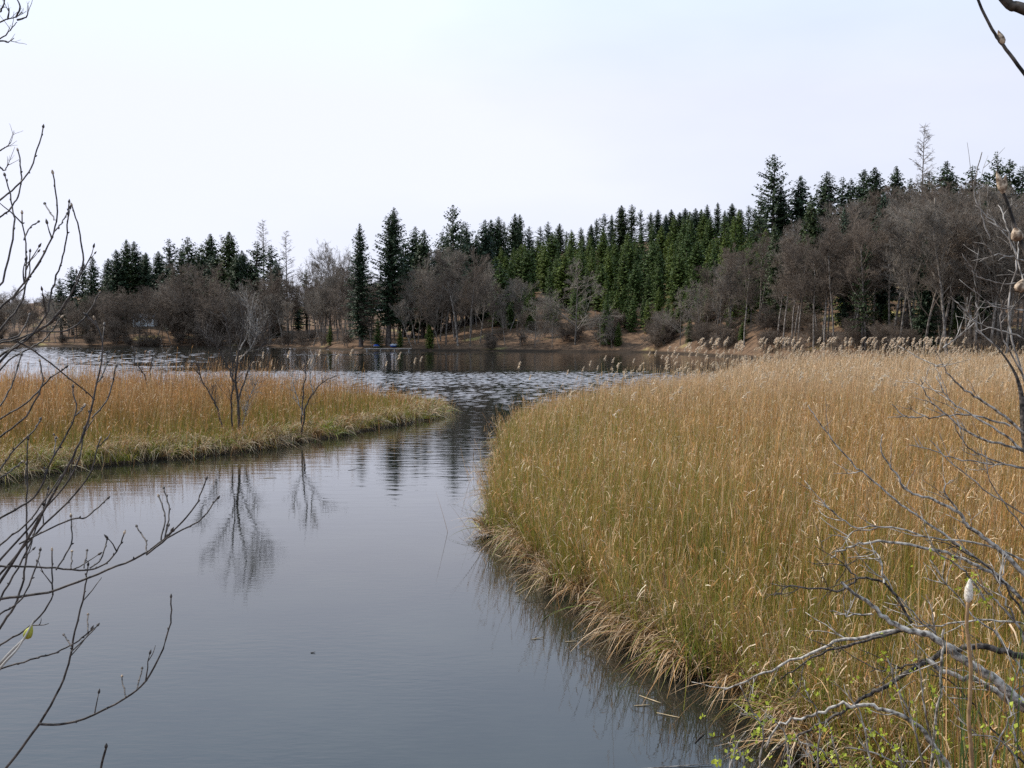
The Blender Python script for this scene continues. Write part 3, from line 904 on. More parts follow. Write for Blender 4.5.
# the middle shore
tree_to('spruce', SPR['tall'][:1], 361, 223, 5, 1.1, 'narrow tall spruce standing at the water, left one of the shore pair', 'spruce tree')
tree_to('spruce', SPR['tall'][1:], 388, 206, 6, 1.15, 'very tall broad spruce with ragged crown on the shore behind the jetty', 'spruce tree')
for px, py, s in ((404, 238, 40), (413, 226, 42), (423, 229, 36), (437, 231, 40), (447, 232, 52), (462, 224, 44), (472, 221, 40), (483, 219, 48), (430, 244, 50), (452, 240, 46), (467, 236, 54), (478, 234, 44), (418, 246, 54), (400, 250, 46), (440, 250, 58)):
    tree_to('spruce', SPR['dense'], px, py, s, rng.uniform(0.9, 1.2), 'dark spruce on the skyline behind the bare shore trees', 'spruce tree', 'spruces behind the middle shore')
tree_to('spruce', SPR['sparse'][:1], 456, 204, 24, 0.85, 'thin tall spruce with bare trunk and sparse top above the shore trees', 'spruce tree')
# skyline of the plantation
for px, py in ((491, 219), (499, 216), (507, 221), (513, 213), (519, 214), (530, 226), (540, 226), (549, 221), (558, 223), (566, 231), (573, 229), (581, 227), (590, 224), (597, 218), (604, 213), (611, 214),
               (621, 205), (631, 204), (641, 209), (650, 212), (657, 209), (664, 214), (670, 209), (678, 212), (685, 208), (693, 208), (700, 210), (706, 204), (716, 202), (724, 210), (731, 203), (739, 209), (747, 205), (754, 208)):
    tree_to('spruce', SPR['dense'], px, py, rng.uniform(84, 108), rng.uniform(0.95, 1.35), 'dark spruce on the hill skyline above the green plantation', 'spruce tree', 'spruces on the hill skyline')
# the plantation on the slope
pts = []
tries = 0
while len(pts) < 166 and tries < 8000:
    tries += 1
    px = rng.uniform(478, 765); s = rng.uniform(14, 88)
    if s < 22 and not 560 < px < 750: continue
    if px < 510 and s < 45: continue
    y = float(shore(px)) + s; x = (px - 512) / F_PX * y
    if all((x - a) ** 2 + ((y - b_) * 0.7) ** 2 > (2.5 + 0.006 * s) ** 2 for a, b_, _ in pts): pts.append((x, y, s))
for x, y, s in pts:
    h = (6.5 + 6.0 * smooth(14, 50, s)) * rng.uniform(0.8, 1.2)
    plant_tree('spruce', SPR['plant'], x, y, h, rng.uniform(1.05, 1.45), 'green young spruce in the dense plantation on the hillside', 'spruce tree', 'spruces of the hillside plantation')
# conifers of the right hill
tree_to('spruce', SPR['sparse'][:1], 771, 154, 62, 1.05, 'tall open spruce with layered branches at the left of the right hill', 'spruce tree')
for px, py, s in ((760, 192, 70), (783, 186, 66), (797, 175, 66), (820, 171, 60), (838, 176, 70), (849, 178, 74), (858, 169, 70), (871, 166, 66), (893, 166, 74), (937, 161, 60), (928, 170, 70), (950, 170, 64),
                  (966, 165, 64), (980, 172, 70), (1008, 158, 66), (1022, 165, 66), (905, 178, 72)):
    tree_to('spruce', SPR['dense'], px, py, s, rng.uniform(1.0, 1.35), 'dark spruce on the skyline of the right hill behind bare trees', 'spruce tree', 'spruces on the right hill')
tree_to('larch', BARE['larch'], 918, 126, 52, 0.85, 'bare larch with sharp thin top, tallest tree on the skyline', 'larch tree')
tree_to('spruce', SPR['sparse'][1:], 995, 150, 54, 0.9, 'thin layered spruce near the right end of the skyline', 'spruce tree')
# bare trees
for px, py, s, kd, w in ((75, 300, 10, 'oval', 0.9), (100, 292, 14, 'round', 0.9), (112, 288, 6, 'round', 0.9), (180, 276, 8, 'round', 0.9), (147, 288, 8, 'oval', 1.0), (134, 292, 12, 'oval', 1.0), (156, 284, 6, 'lean', 1.0), (141, 296, 4, 'round', 0.8), (163, 290, 14, 'oval', 0.9), (127, 297, 5, 'oval', 0.9), (151, 300, 18, 'slim', 1.0), (196, 264, 7, 'round', 1.0), (222, 282, 5, 'round', 0.9), (182, 285, 14, 'round', 1.0), 
                         (248, 283, 8, 'oval', 0.9), (270, 272, 9, 'round', 0.9), (292, 278, 9, 'oval', 0.9), (310, 262, 20, 'oval', 0.9), (238, 295, 4, 'oval', 0.9), (115, 305, 4, 'round', 0.9), (210, 300, 3, 'round', 0.9)):
    tree_to('bare_tree', BARE[kd], px, py, s, w, 'purple brown bare tree below the far left spruces at the water', 'bare tree', 'bare trees of the far left shore')
for px, py, s in ((-40, 296, 12), (-18, 290, 30), (4, 298, 14), (20, 288, 40), (34, 300, 10), (47, 292, 34), (56, 304, 6), (12, 305, 4)):
    tree_to('bare_tree', BARE['oval'], px, py, s, 0.9, 'low grey bare tree on the far shore at the left frame edge', 'bare tree', 'low bare trees beyond the left shrub')
for i in range(34):
    px = rng.uniform(66, 330); s = rng.uniform(3, 24)
    if abs(px - 144) < 22: s += 34
    py = np.interp(px, [60, 100, 190, 240, 330], [310, 298, 276, 286, 272]) + abs(rng.normal(0, 10)) + (14 if s < 10 else 0)
    tree_to('bare_tree', BARE[rng.choice(['slim', 'oval', 'lean', 'slim', 'round'])], px, py, s, rng.uniform(0.95, 1.2), 'purple brown bare tree below the far left spruces at the water', 'bare tree', 'bare trees of the far left shore')
for i in range(34):
    px = rng.uniform(-100, 78); s = rng.uniform(4, 90)
    tree_to('bare_tree', BARE[rng.choice(['round', 'oval', 'slim'])], px, 294 + rng.uniform(0, 18), s, rng.uniform(1.0, 1.3), 'low grey bare tree on the far shore at the left frame edge', 'bare tree', 'low bare trees beyond the left shrub')
for i in range(40):
    px = rng.uniform(315, 520); s = rng.uniform(6, 46)
    tree_to('bare_tree', BARE[rng.choice(['oval', 'lean', 'slim'])], px, np.interp(px, [315, 350, 400, 480, 520], [285, 280, 272, 265, 280]) + abs(rng.normal(0, 12)), s, rng.uniform(0.95, 1.2), 'bare brown alder leaning along the middle shore', 'bare tree', 'bare trees of the middle shore', rz=rng.choice([rng.uniform(-0.6, 0.6), rng.uniform(2.4, 3.8)]))
for i in range(16):
    px = rng.uniform(715, 1015)
    tree_to('bare_tree', BARE['slim'], px, np.interp(px, [700, 800, 900, 1030], [262, 232, 205, 205]) + rng.uniform(0, 30), rng.uniform(2, 9), rng.uniform(0.9, 1.15), 'slender bare tree with visible trunk at the front of the right hill', 'bare tree', 'slender bare trees along the front of the right hill')
for i in range(18):
    px = rng.uniform(308, 358); s = rng.uniform(14, 80)
    tree_to('bare_tree', BARE[rng.choice(['oval', 'slim', 'oval'])], px, rng.uniform(266, 292), s, rng.uniform(1.0, 1.3), 'bare brown alder leaning along the middle shore', 'bare tree', 'bare trees of the middle shore')
for i in range(34):
    px = rng.uniform(-110, 90) if i < 22 else rng.uniform(300, 420); y = rng.uniform(400, 620); x = (px - 512) / F_PX * y
    z = float(ground(np.array([x]), np.array([y]))[0])
    plant_tree('bare_tree', BARE['oval'], x, y, max(top_z(rng.uniform(291, 304), y) - z, 6), rng.uniform(1.2, 1.7), 'small distant bare tree on the low ridge far behind the lake', 'bare tree', 'bare trees on the distant ridge')
for px, py, s in ((812, 196, 26), (846, 206, 20), (880, 192, 26), (862, 240, 8), (905, 206, 20), (950, 196, 24), (985, 200, 18), (776, 222, 20), (925, 236, 8)):
    tree_to('spruce', SPR['dense'], px, py, s, rng.uniform(0.7, 0.9), 'dark green spruce half hidden among the bare trees of the right hill', 'spruce tree', 'spruces among the bare trees of the right hill')
for px, py, s, kd in ((325, 250, 24, 'oval'), (338, 243, 26, 'oval'), (350, 252, 22, 'oval')):
    tree_to('bare_tree', BARE[kd], px, py, s, 0.85, 'bare tree with fine pale crown against sky beside the shore spruces', 'bare tree', 'pale bare crowns beside the tall spruces')
for px, py, s, kd, w in ((322, 290, 5, 'lean', 0.9), (345, 285, 6, 'lean', 0.9), (372, 300, 4, 'lean', 0.8), (402, 270, 8, 'oval', 0.9), (418, 258, 14, 'oval', 0.85), (432, 262, 7, 'lean', 0.85), (446, 252, 9, 'slim', 1.0), (458, 248, 6, 'slim', 1.0),
                         (470, 250, 5, 'lean', 0.8), (480, 262, 9, 'oval', 0.8), (492, 280, 4, 'slim', 0.9), (412, 300, 3, 'lean', 0.9), (440, 290, 3, 'lean', 0.9), (465, 275, 14, 'oval', 0.8), (395, 300, 12, 'oval', 0.8), (505, 295, 6, 'oval', 0.8)):
    tree_to('bare_tree', BARE[kd], px, py, s, w, 'bare brown alder leaning along the middle shore', 'bare tree', 'bare trees of the middle shore', rz=rng.choice([rng.uniform(-0.6, 0.6), rng.uniform(2.4, 3.8)]))
tree_to('bare_tree', BARE['spread'][:1], 575, 262, 5, 1.15, 'wide grey bare tree spreading in front of the green plantation', 'bare tree')
for px, py, s, kd, w in ((535, 300, 4, 'spread', 0.9), (552, 305, 3, 'spread', 0.9), (600, 310, 4, 'spread', 0.85), (520, 310, 5, 'oval', 0.9), (655, 312, 4, 'oval', 0.9), (680, 290, 5, 'spread', 0.85), (612, 318, 3, 'oval', 0.9), (698, 280, 8, 'oval', 0.9)):
    tree_to('bare_tree', BARE[kd], px, py, s, w, 'grey bare tree at the waterline below the green plantation', 'bare tree', 'bare trees below the plantation')
for i in range(92):
    px = 705 + (i + rng.uniform(0, 1)) / 92 * 355
    s = rng.choice([rng.uniform(4, 16), rng.uniform(16, 34), rng.uniform(34, 56)])
    lim = np.interp(px, [700, 730, 770, 830, 880, 920, 1030], [262, 238, 218, 196, 176, 172, 178])
    py = lim + (8 if s > 34 else 10 if s > 16 else 26) + abs(rng.normal(0, 15))
    tree_to('bare_tree', BARE[rng.choice(['oval', 'slim', 'slim', 'slim', 'lean', 'slim'])], px, py, s, rng.uniform(0.85, 1.1), 'brown bare tree in the dense leafless wood of the right hill', 'bare tree', 'bare trees of the right hill')
y = float(shore(932)) + 10; x = (932 - 512) / F_PX * y
z = float(ground(np.array([x]), np.array([y]))[0])
T = Tubes(); zz = np.linspace(0, 1, 9); hh = top_z(197, y) - z
T.add(np.stack([0.08 * np.sin(zz * 6), 0 * zz, zz * hh - 0.1], -1), 0.24 * (1 - 0.55 * zz), 8)
dead = thing('dead_tree', 'straight grey dead trunk without crown standing before the right hill', 'dead tree', (x, y, z))
link('trunk', T.mesh('trunk', M_TWIG_GREY), dead)
for i in range(22):
    T = Tubes()
    f = rng.uniform(0.25, 0.99); az = rng.uniform(0, 6.28); q = np.array([0.08 * math.sin(f * 6), 0, f * hh])
    T.add(np.stack([q, q + np.array([math.cos(az), math.sin(az), 0.1]) * rng.uniform(0.3, 0.6), q + np.array([math.cos(az) * 1.0, math.sin(az), -0.1]) * rng.uniform(0.6, 1.3)]), [0.04, 0.03, 0.015], 4)
    link('branch_stub', T.mesh('branch_stub', M_TWIG_GREY), dead)
# green bushes under the trees
for px, py, s in ((330, 325, 6), (378, 318, 3), (400, 330, 3), (430, 322, 4), (606, 300, 6), (618, 322, 5), (664, 322, 6), (672, 306, 14), (742, 322, 8), (728, 318, 10), (790, 300, 20), (888, 300, 16), (846, 270, 24), (955, 310, 14), (500, 262, 30), (690, 318, 8)):
    tree_to('young_spruce', SPR['plant'], px, py, s, rng.uniform(1.2, 1.6), 'small bushy spruce standing under the bare trees near the shore', 'spruce tree', 'small spruces under the bare trees')

for i in range(124):
    px = rng.uniform(-40, 340) if i >= 84 else rng.uniform(-40, 1040) if i < 50 else rng.uniform(480, 1040)
    s = rng.uniform(1.0, 4) if i >= 84 else rng.uniform(1.5, 9) if i % 2 else rng.uniform(8, 34)
    y = float(shore(px)) + s; x = (px - 512) / F_PX * y
    plant_tree('bare_bush', BARE['round'], x, y, rng.uniform(2.2, 4.6), rng.uniform(1.1, 1.6), 'low leafless bush on the brown ground of the far shore', 'bush', 'low bushes of the far shore')

for i in range(34):
    px = rng.uniform(560, 800); y = float(shore(px)) + rng.uniform(1, 26); x = (px - 512) / F_PX * y
    plant_tree('bare_bush', BARE['round'], x, y, rng.uniform(2.0, 5.0), rng.uniform(1.1, 1.6), 'low leafless bush on the brown ground of the far shore', 'bush', 'low bushes of the far shore')

# ------------------------------------------------------------------ jetty, covered boats and the shed on the far shore
def box(V, F, c, s, n=0):
    cx, cy, cz = c; sx, sy, sz = (q / 2 for q in s)
    k = len(V)
    V += [(cx - sx, cy - sy, cz - sz), (cx + sx, cy - sy, cz - sz), (cx + sx, cy + sy, cz - sz), (cx - sx, cy + sy, cz - sz),
          (cx - sx, cy - sy, cz + sz), (cx + sx, cy - sy, cz + sz), (cx + sx, cy + sy, cz + sz), (cx - sx, cy + sy, cz + sz)]
    F += [(k, k + 3, k + 2, k + 1), (k + 4, k + 5, k + 6, k + 7), (k, k + 1, k + 5, k + 4), (k + 1, k + 2, k + 6, k + 5), (k + 2, k + 3, k + 7, k + 6), (k + 3, k, k + 4, k + 7)]


yj = float(shore(388)) - 4.5
xj = (388 - 512) / F_PX * yj
jet = thing('jetty', 'low grey wooden jetty along the far shore below the tall spruces', 'jetty', (xj, yj, 0))
V, F = [], []
for i in range(36): box(V, F, (-5.2 + i * 0.3, 0, 0.62), (0.27, 2.2, 0.06))
link('deck', make_mesh('deck', V, F, [M_WOOD], smooth=False), jet)
V, F = [], []
for yy in (-0.8, 0.8): box(V, F, (0.05, yy, 0.505), (10.6, 0.16, 0.16))
link('beam', make_mesh('beam', V, F, [M_WOOD], smooth=False), jet)
for xx in (-4.8, -1.6, 1.6, 4.9):
    for yy in (-1.02, 1.02):
        T = Tubes(); T.add([(xx, yy * 0.9, -1.5), (xx, yy * 0.9, 0.3), (xx, yy * 0.9, 0.42)], [0.1, 0.1, 0.1], 8)
        link('post', T.mesh('post', M_WOOD), jet)


def covered_boat(px, py_off, label, m1, m2, rz):
    yb = float(shore(px)) + 2.6; xb = (px - 512) / F_PX * yb
    zb = float(ground(np.array([xb]), np.array([yb]))[0])
    t = thing('rowing_boat', label, 'boat', (xb, yb, zb), rz)
    n, m = 11, 7; V, F = [], []
    for i in range(n):
        f = i / (n - 1) * 2 - 1; wd = 0.62 * (1 - abs(f) ** 2.6) + 0.03
        for j in range(m):
            a = -math.pi / 2 + (j / (m - 1) - 0.5) * math.pi
            V.append((f * 1.7, wd * math.cos(a), 0.5 + 0.08 * f * f + 0.45 * math.sin(a) * (1 - 0.3 * abs(f))))
    for i in range(n - 1):
        for j in range(m - 1): F.append((i * m + j, i * m + j + 1, (i + 1) * m + j + 1, (i + 1) * m + j))
    link('hull', make_mesh('hull', V, F, [m2]), t)
    V, F = [], []
    for i in range(n):
        f = i / (n - 1) * 2 - 1; wd = 0.66 * (1 - abs(f) ** 2.6) + 0.03
        for j in range(m):
            u = j / (m - 1) * 2 - 1
            V.append((f * 1.72, wd * u, 0.52 + 0.08 * f * f + 0.42 * (1 - u * u) * (1 - f ** 4)))
    for i in range(n - 1):
        for j in range(m - 1): F.append((i * m + j, i * m + j + 1, (i + 1) * m + j + 1, (i + 1) * m + j))
    link('cover', make_mesh('cover', V, F, [m1]), t)


covered_boat(377, 347, 'small boat under a blue cover at the left end of the jetty', M_BLUE, M_WOOD, 1.3)
covered_boat(394, 345, 'small boat under a pale cover behind the middle of the jetty', M_PALE, M_BLUE, 1.15)

ys = float(shore(146)) + 34; xs = (146 - 512) / F_PX * ys; zs_ = float(ground(np.array([xs]), np.array([ys]))[0])
shed = thing('shed', 'small white shed glimpsed through the brown bare trees of the far left shore', 'shed', (xs, ys, zs_))
wz = 2.5
V, F = [], []
box(V, F, (0, 0, wz / 2 - 0.2), (7.0, 4.0, wz + 0.4))
link('wall', make_mesh('wall', V, F, [M_WHITE], smooth=False), shed)
V = [(-3.8, -2.4, wz - 0.05), (3.8, -2.4, wz - 0.05), (3.8, 0, wz + 1.3), (-3.8, 0, wz + 1.3), (-3.8, 2.4, wz - 0.05), (3.8, 2.4, wz - 0.05),
     (-3.8, -2.4, wz + 0.1), (3.8, -2.4, wz + 0.1), (3.8, 0, wz + 1.45), (-3.8, 0, wz + 1.45), (-3.8, 2.4, wz + 0.1), (3.8, 2.4, wz + 0.1)]
F = [(0, 3, 2, 1), (3, 4, 5, 2), (6, 7, 8, 9), (9, 8, 11, 10), (0, 1, 7, 6), (4, 10, 11, 5), (1, 2, 8, 7), (2, 5, 11, 8), (0, 6, 9, 3), (3, 9, 10, 4)]
link('roof', make_mesh('roof', V, F, [M_ROOF], smooth=False), shed)
for i in range(3):
    V, F = [], []; box(V, F, (-2.2 + i * 2.2, -2.01, wz * 0.55), (0.9, 0.06, 0.8))
    link('window', make_mesh('window', V, F, [M_GLASS], smooth=False), shed)

# ------------------------------------------------------------------ shrubs drawn limb by limb
def limb(T, pts, d0, d1, w0, w1, jit=0.0, sides=6, per=5):
    """a limb through pixels at a distance running from d0 to d1, w in pixels at that distance"""
    n = len(pts)
    P = np.array([at(p[0], p[1], d0 + (d1 - d0) * i / max(n - 1, 1)) for i, p in enumerate(pts)])
    S = spline(P, per)
    t = np.linspace(0, 1, len(S))
    dm = d0 + (d1 - d0) * t
    if jit:
        S[1:-1] += rng.normal(0, jit, (len(S) - 2, 3)) * dm[1:-1, None] / F_PX
    T.add(S, 0.5 * (w0 + (w1 - w0) * t) * dm / F_PX, sides)
    return S


def bud(T, p, d, ln, r):
    d = unit(np.asarray(d, float)); t = np.linspace(0, 1, 6)
    T.add(np.asarray(p) + np.outer(t * ln, d), r * np.array([0.55, 1.0, 1.0, 0.8, 0.45, 0.08]), 6)


def twiggy(T, S, n, l0, l1, r, up=0.25, sub=2, rs=rng, buds=None):
    """small side twigs along a limb"""
    for i in range(n):
        f = rs.uniform(0.25, 0.98); k = min(int(f * (len(S) - 1)), len(S) - 2)
        ax = unit(S[k + 1] - S[k])
        perp = unit(np.cross(ax, rs.normal(0, 1, 3)))
        a = rs.uniform(0.4, 0.95)
        d = unit(ax * math.cos(a) + perp * math.sin(a) + np.array([0, 0, up]))
        ln = rs.uniform(l0, l1)
        q = [S[k]]
        for s in range(4):
            d = unit(d + rs.normal(0, 0.13, 3) + np.array([0, 0, up * 0.25])); q.append(q[-1] + d * ln / 4)
        q = np.array(q); T.add(q, r * np.linspace(1, 0.5, 5), 4)
        if sub: twiggy(T, q, rs.integers(0, sub + 1), l0 * 0.5, l1 * 0.55, r * 0.7, up, 0, rs, buds)
        if buds is not None and rs.uniform() < 0.7: bud(buds, q[-1], d, r * 7, r * 1.7)


# left foreground shrub: limbs come in from a stool just outside the frame
LIMBS = [
    [(0, 308), (17, 292), (37, 266), (54, 232), (57, 206), (53, 174)], [(54, 220), (45, 204)], [(55, 231), (62, 222), (67, 214)],
    [(0, 217), (13, 206), (20, 189), (21, 169), (18, 151)], [(0, 200), (20, 183), (33, 163), (43, 128)], [(3, 282), (14, 230), (12, 206), (5, 176)],
    [(0, 356), (26, 338), (52, 320), (72, 292), (83, 266), (80, 235), (72, 206)], [(9, 352), (29, 338), (46, 315), (52, 289), (60, 266), (66, 240), (69, 203)],
    [(0, 343), (20, 338), (39, 330), (52, 322), (67, 302), (81, 269)], [(9, 360), (34, 346), (47, 337), (61, 318)], [(40, 331), (66, 331), (84, 318), (99, 294)],
    [(0, 341), (19, 335), (29, 316)], [(0, 330), (22, 300), (26, 262), (22, 214)], [(12, 300), (28, 280), (30, 252)], [(24, 240), (30, 228), (38, 222)], [(26, 280), (40, 262), (44, 252)],
    [(16, 341), (34, 351), (62, 372), (92, 397)], [(0, 518), (34, 497), (55, 455), (75, 416), (73, 388)],
    [(0, 582), (30, 535), (68, 466), (86, 427), (96, 388), (103, 346), (95, 320)], [(92, 418), (108, 398), (116, 367)], [(98, 382), (105, 370), (107, 354)],
    [(0, 419), (26, 403), (42, 385), (40, 362)], [(0, 437), (26, 416), (46, 382), (65, 368)], [(0, 406), (13, 382), (21, 356)], [(75, 416), (82, 409), (85, 405)],
    [(0, 599), (49, 592), (97, 574), (142, 555), (172, 532), (195, 506), (206, 480)], [(146, 555), (172, 535), (199, 521), (217, 499)], [(161, 540), (165, 517), (159, 497)], [(165, 537), (169, 510), (164, 489)], [(146, 553), (146, 542), (137, 527)],
    [(0, 566), (37, 567), (79, 570), (99, 567), (114, 555), (124, 534)], [(90, 568), (101, 559), (107, 540)], [(84, 568), (87, 551)], [(71, 569), (72, 552)],
    [(6, 768), (39, 724), (64, 679), (73, 641), (84, 592), (88, 566)], [(39, 724), (75, 722), (124, 699), (150, 675), (169, 630), (171, 598)], [(126, 697), (122, 677)], [(137, 690), (142, 669)],
    [(0, 669), (37, 658), (52, 654), (75, 643), (92, 630)], [(88, 632), (88, 615)], [(71, 652), (97, 626)], [(71, 646), (64, 635)],
    [(0, 645), (30, 626), (51, 600), (52, 574), (52, 551)], [(0, 628), (17, 600), (26, 562), (27, 500), (28, 440)], [(0, 614), (22, 598), (36, 566), (40, 551)],
    [(0, 574), (34, 536), (86, 480), (100, 440)], [(0, 560), (40, 515), (75, 470), (84, 430)], [(19, 544), (67, 521), (86, 517), (107, 499)], [(56, 570), (71, 544), (71, 517)], [(0, 545), (30, 520), (60, 478)],
    [(0, 600), (22, 560), (40, 520), (48, 490)], [(0, 478), (12, 470), (22, 462)], [(0, 470), (14, 450), (34, 430), (40, 420)],
]
lsh = thing('bare_shrub', 'dark bare budding shrub reaching in from the left frame edge over the water', 'shrub')
base_l = np.array([-2.75, 3.3, float(ground(np.array([-2.75]), np.array([3.3]))[0]) - 0.1])
hub = {0: at(-150, 520, 3.4), 1: at(-170, 700, 3.4)}
T0 = Tubes()
for k in (0, 1):
    S = spline(np.array([base_l + np.array([0.05 * k, 0.05, 0]), (base_l + hub[k]) / 2 + np.array([-0.08, 0, 0.1]), hub[k]]), 6)
    T0.add(S, np.linspace(0.035, 0.02, len(S)), 8)
link('stump', T0.mesh('stump', M_SHRUB), lsh)
for i, pts in enumerate(LIMBS):
    d = 3.0 + 0.9 * ((i * 0.618) % 1.0)
    if pts[0][0] > 5 and i > 0: d = dlast
    dlast = d
    T, Bd = Tubes(), Tubes()
    ln = sum(math.hypot(pts[j + 1][0] - pts[j][0], pts[j + 1][1] - pts[j][1]) for j in range(len(pts) - 1))
    w0 = 1.3 + min(ln, 260) / 145
    if pts[0][0] <= 9:
        p0 = pts[0]
        S0 = spline(np.array([hub[0 if p0[1] < 470 else 1], at(p0[0] - 55, p0[1] + 60, d), at(p0[0], p0[1], d)]), 5)
        T.add(S0, np.linspace(0.5 * w0 * 1.5, 0.5 * w0, len(S0)) * d / F_PX, 6)
    S = limb(T, pts, d, d + 0.12, w0, 1.3, 0.35)
    for j in range(2, len(S) - 1, 3):          # alternate side buds are knobs of the bark
        dr = unit(S[j + 1] - S[j]) + rng.normal(0, 0.5, 3); bud(T, S[j], dr, 0.010, 0.0030)
    bud(Bd, S[-1], S[-1] - S[-2], 0.016, 0.0046)
    if ln > 110: twiggy(T, S, 2, 0.04, 0.11, 0.0026, 0.3, 1, rng, T)
    br = link('branch', T.mesh('branch', M_SHRUB), lsh)
    link('bud', Bd.mesh('bud', M_SHRUB if i % 3 else M_BUD), br)

tw = thing('bare_tree', 'bare tree of which only fine twig tips show in the upper left corner', 'tree')
T = Tubes()
trunk_p = [np.array([-4.6, 6.3, float(ground(np.array([-4.6]), np.array([6.3]))[0]) - 0.2]), np.array([-4.7, 6.3, 2.5]), at(-110, 70, 6.2)]
S = spline(np.array(trunk_p), 6); T.add(S, np.linspace(0.10, 0.03, len(S)), 8)
link('trunk', T.mesh('trunk', M_SHRUB), tw)
T = Tubes()
for pts in ([(-110, 70), (-40, 40), (0, 22), (8, 19), (16, 17), (22, 12)], [(-110, 70), (-30, 52), (0, 39), (10, 30), (17, 22)], [(-40, 46), (0, 41), (8, 42), (14, 38)], [(16, 17), (20, 8), (18, 0), (16, -8)], [(17, 20), (26, 17), (29, 10)],
            [(8, 19), (9, 8)], [(0, 12), (4, 4), (4, -4)], [(-30, 170), (-2, 152), (6, 147), (11, 142)], [(-110, 70), (-60, 160), (-30, 170)], [(-2, 165), (4, 170), (9, 164)]):
    S = limb(T, pts, 6.2, 6.2, 2.2, 0.8, 0.3, 5)
    twiggy(T, S[len(S) // 2:], 3, 0.05, 0.12, 0.002, 0.1, 1)
link('crown', T.mesh('crown', M_SHRUB), tw)

bt = thing('budding_twig', 'pair of brown twigs with a yellow green bud close to the lens at left', 'twig')
T = Tubes(); limb(T, [(-120, 860), (-40, 720), (0, 664), (27, 636)], 1.35, 1.4, 4.5, 2.2); limb(T, [(-40, 720), (0, 668), (18, 648), (34, 620)], 1.35, 1.4, 3.0, 1.6)
link('twigs', T.mesh('twigs', M_PALE_TWIG), bt)
T = Tubes(); bud(T, at(26, 638, 1.4), at(31, 628, 1.4) - at(26, 638, 1.4), 0.019, 0.0065)
me = T.mesh('bud', plain_mat('green_bud', (0.34, 0.33, 0.05), 0.5)); link('bud', me, bt)
st = thing('bare_shrub', 'single short dark twig tip poking up at the bottom edge left of the middle', 'shrub')
T = Tubes(); limb(T, [(96, 900), (98, 800), (101, 768), (106, 748)], 4.0, 4.0, 3.0, 2.4); S = at(106, 748, 4.0)
link('branch', T.mesh('branch', M_SHRUB), st)
T = Tubes(); bud(T, S, (0.1, 0, 1), 0.02, 0.007); link('bud', T.mesh('bud', M_SHRUB), st)

# bare young trees standing in the left bed
def bed_shrub(label, base, d, stems, ntw, spread):
    z = 0.1; p = at(base[0], base[1], d)
    t = thing('bare_sapling', label, 'sapling')
    for pts, w in stems:
        T = Tubes()
        S = limb(T, pts, d, d + rng.uniform(-0.4, 0.4), w * 0.75, 0.7, 0.5, 5)
        for q in range(ntw):
            pass
        twiggy(T, S, int(ntw * 2.2), 0.35 * spread, 1.35 * spread, 0.0065, 0.25, 6)
        link('stem', T.mesh('stem', M_SHRUB if w > 2 else M_PALE_TWIG), t)


bed_shrub('tallest bare sapling in the left reed bed, many twigs spreading over the lake', (238, 447), 37.5,
          [([(238, 452), (239, 410), (236, 380), (240, 345), (243, 320), (238, 292)], 4.5), ([(239, 400), (248, 370), (262, 345), (272, 334)], 2.6), ([(236, 385), (225, 362), (215, 345), (206, 335)], 2.2),
           ([(233, 450), (231, 410), (233, 370), (228, 330), (222, 312)], 2.6), ([(222, 428), (216, 405), (204, 385), (196, 360)], 2.6), ([(242, 440), (247, 405), (258, 380)], 2.0), ([(240, 350), (250, 325), (246, 300)], 2.0), ([(240, 360), (255, 340), (258, 318)], 1.8)], 15, 0.75)
bed_shrub('low bare sapling left of the tallest one in the left bed', (148, 390), 50,
          [([(148, 420), (150, 385), (151, 365), (156, 350)], 2.6), ([(147, 420), (145, 380), (136, 362), (132, 346)], 2.2), ([(158, 420), (161, 375), (167, 352)], 1.8)], 5, 0.6)
bed_shrub('forked bare sapling at the water edge near the point of the left bed', (301, 432), 38,
          [([(301, 440), (305, 410), (312, 395), (322, 383), (336, 376)], 2.8), ([(302, 425), (303, 395), (306, 370), (303, 355)], 2.4), ([(314, 394), (310, 375), (316, 352)], 1.8), ([(303, 415), (295, 390), (292, 370)], 1.6)], 6, 0.55)

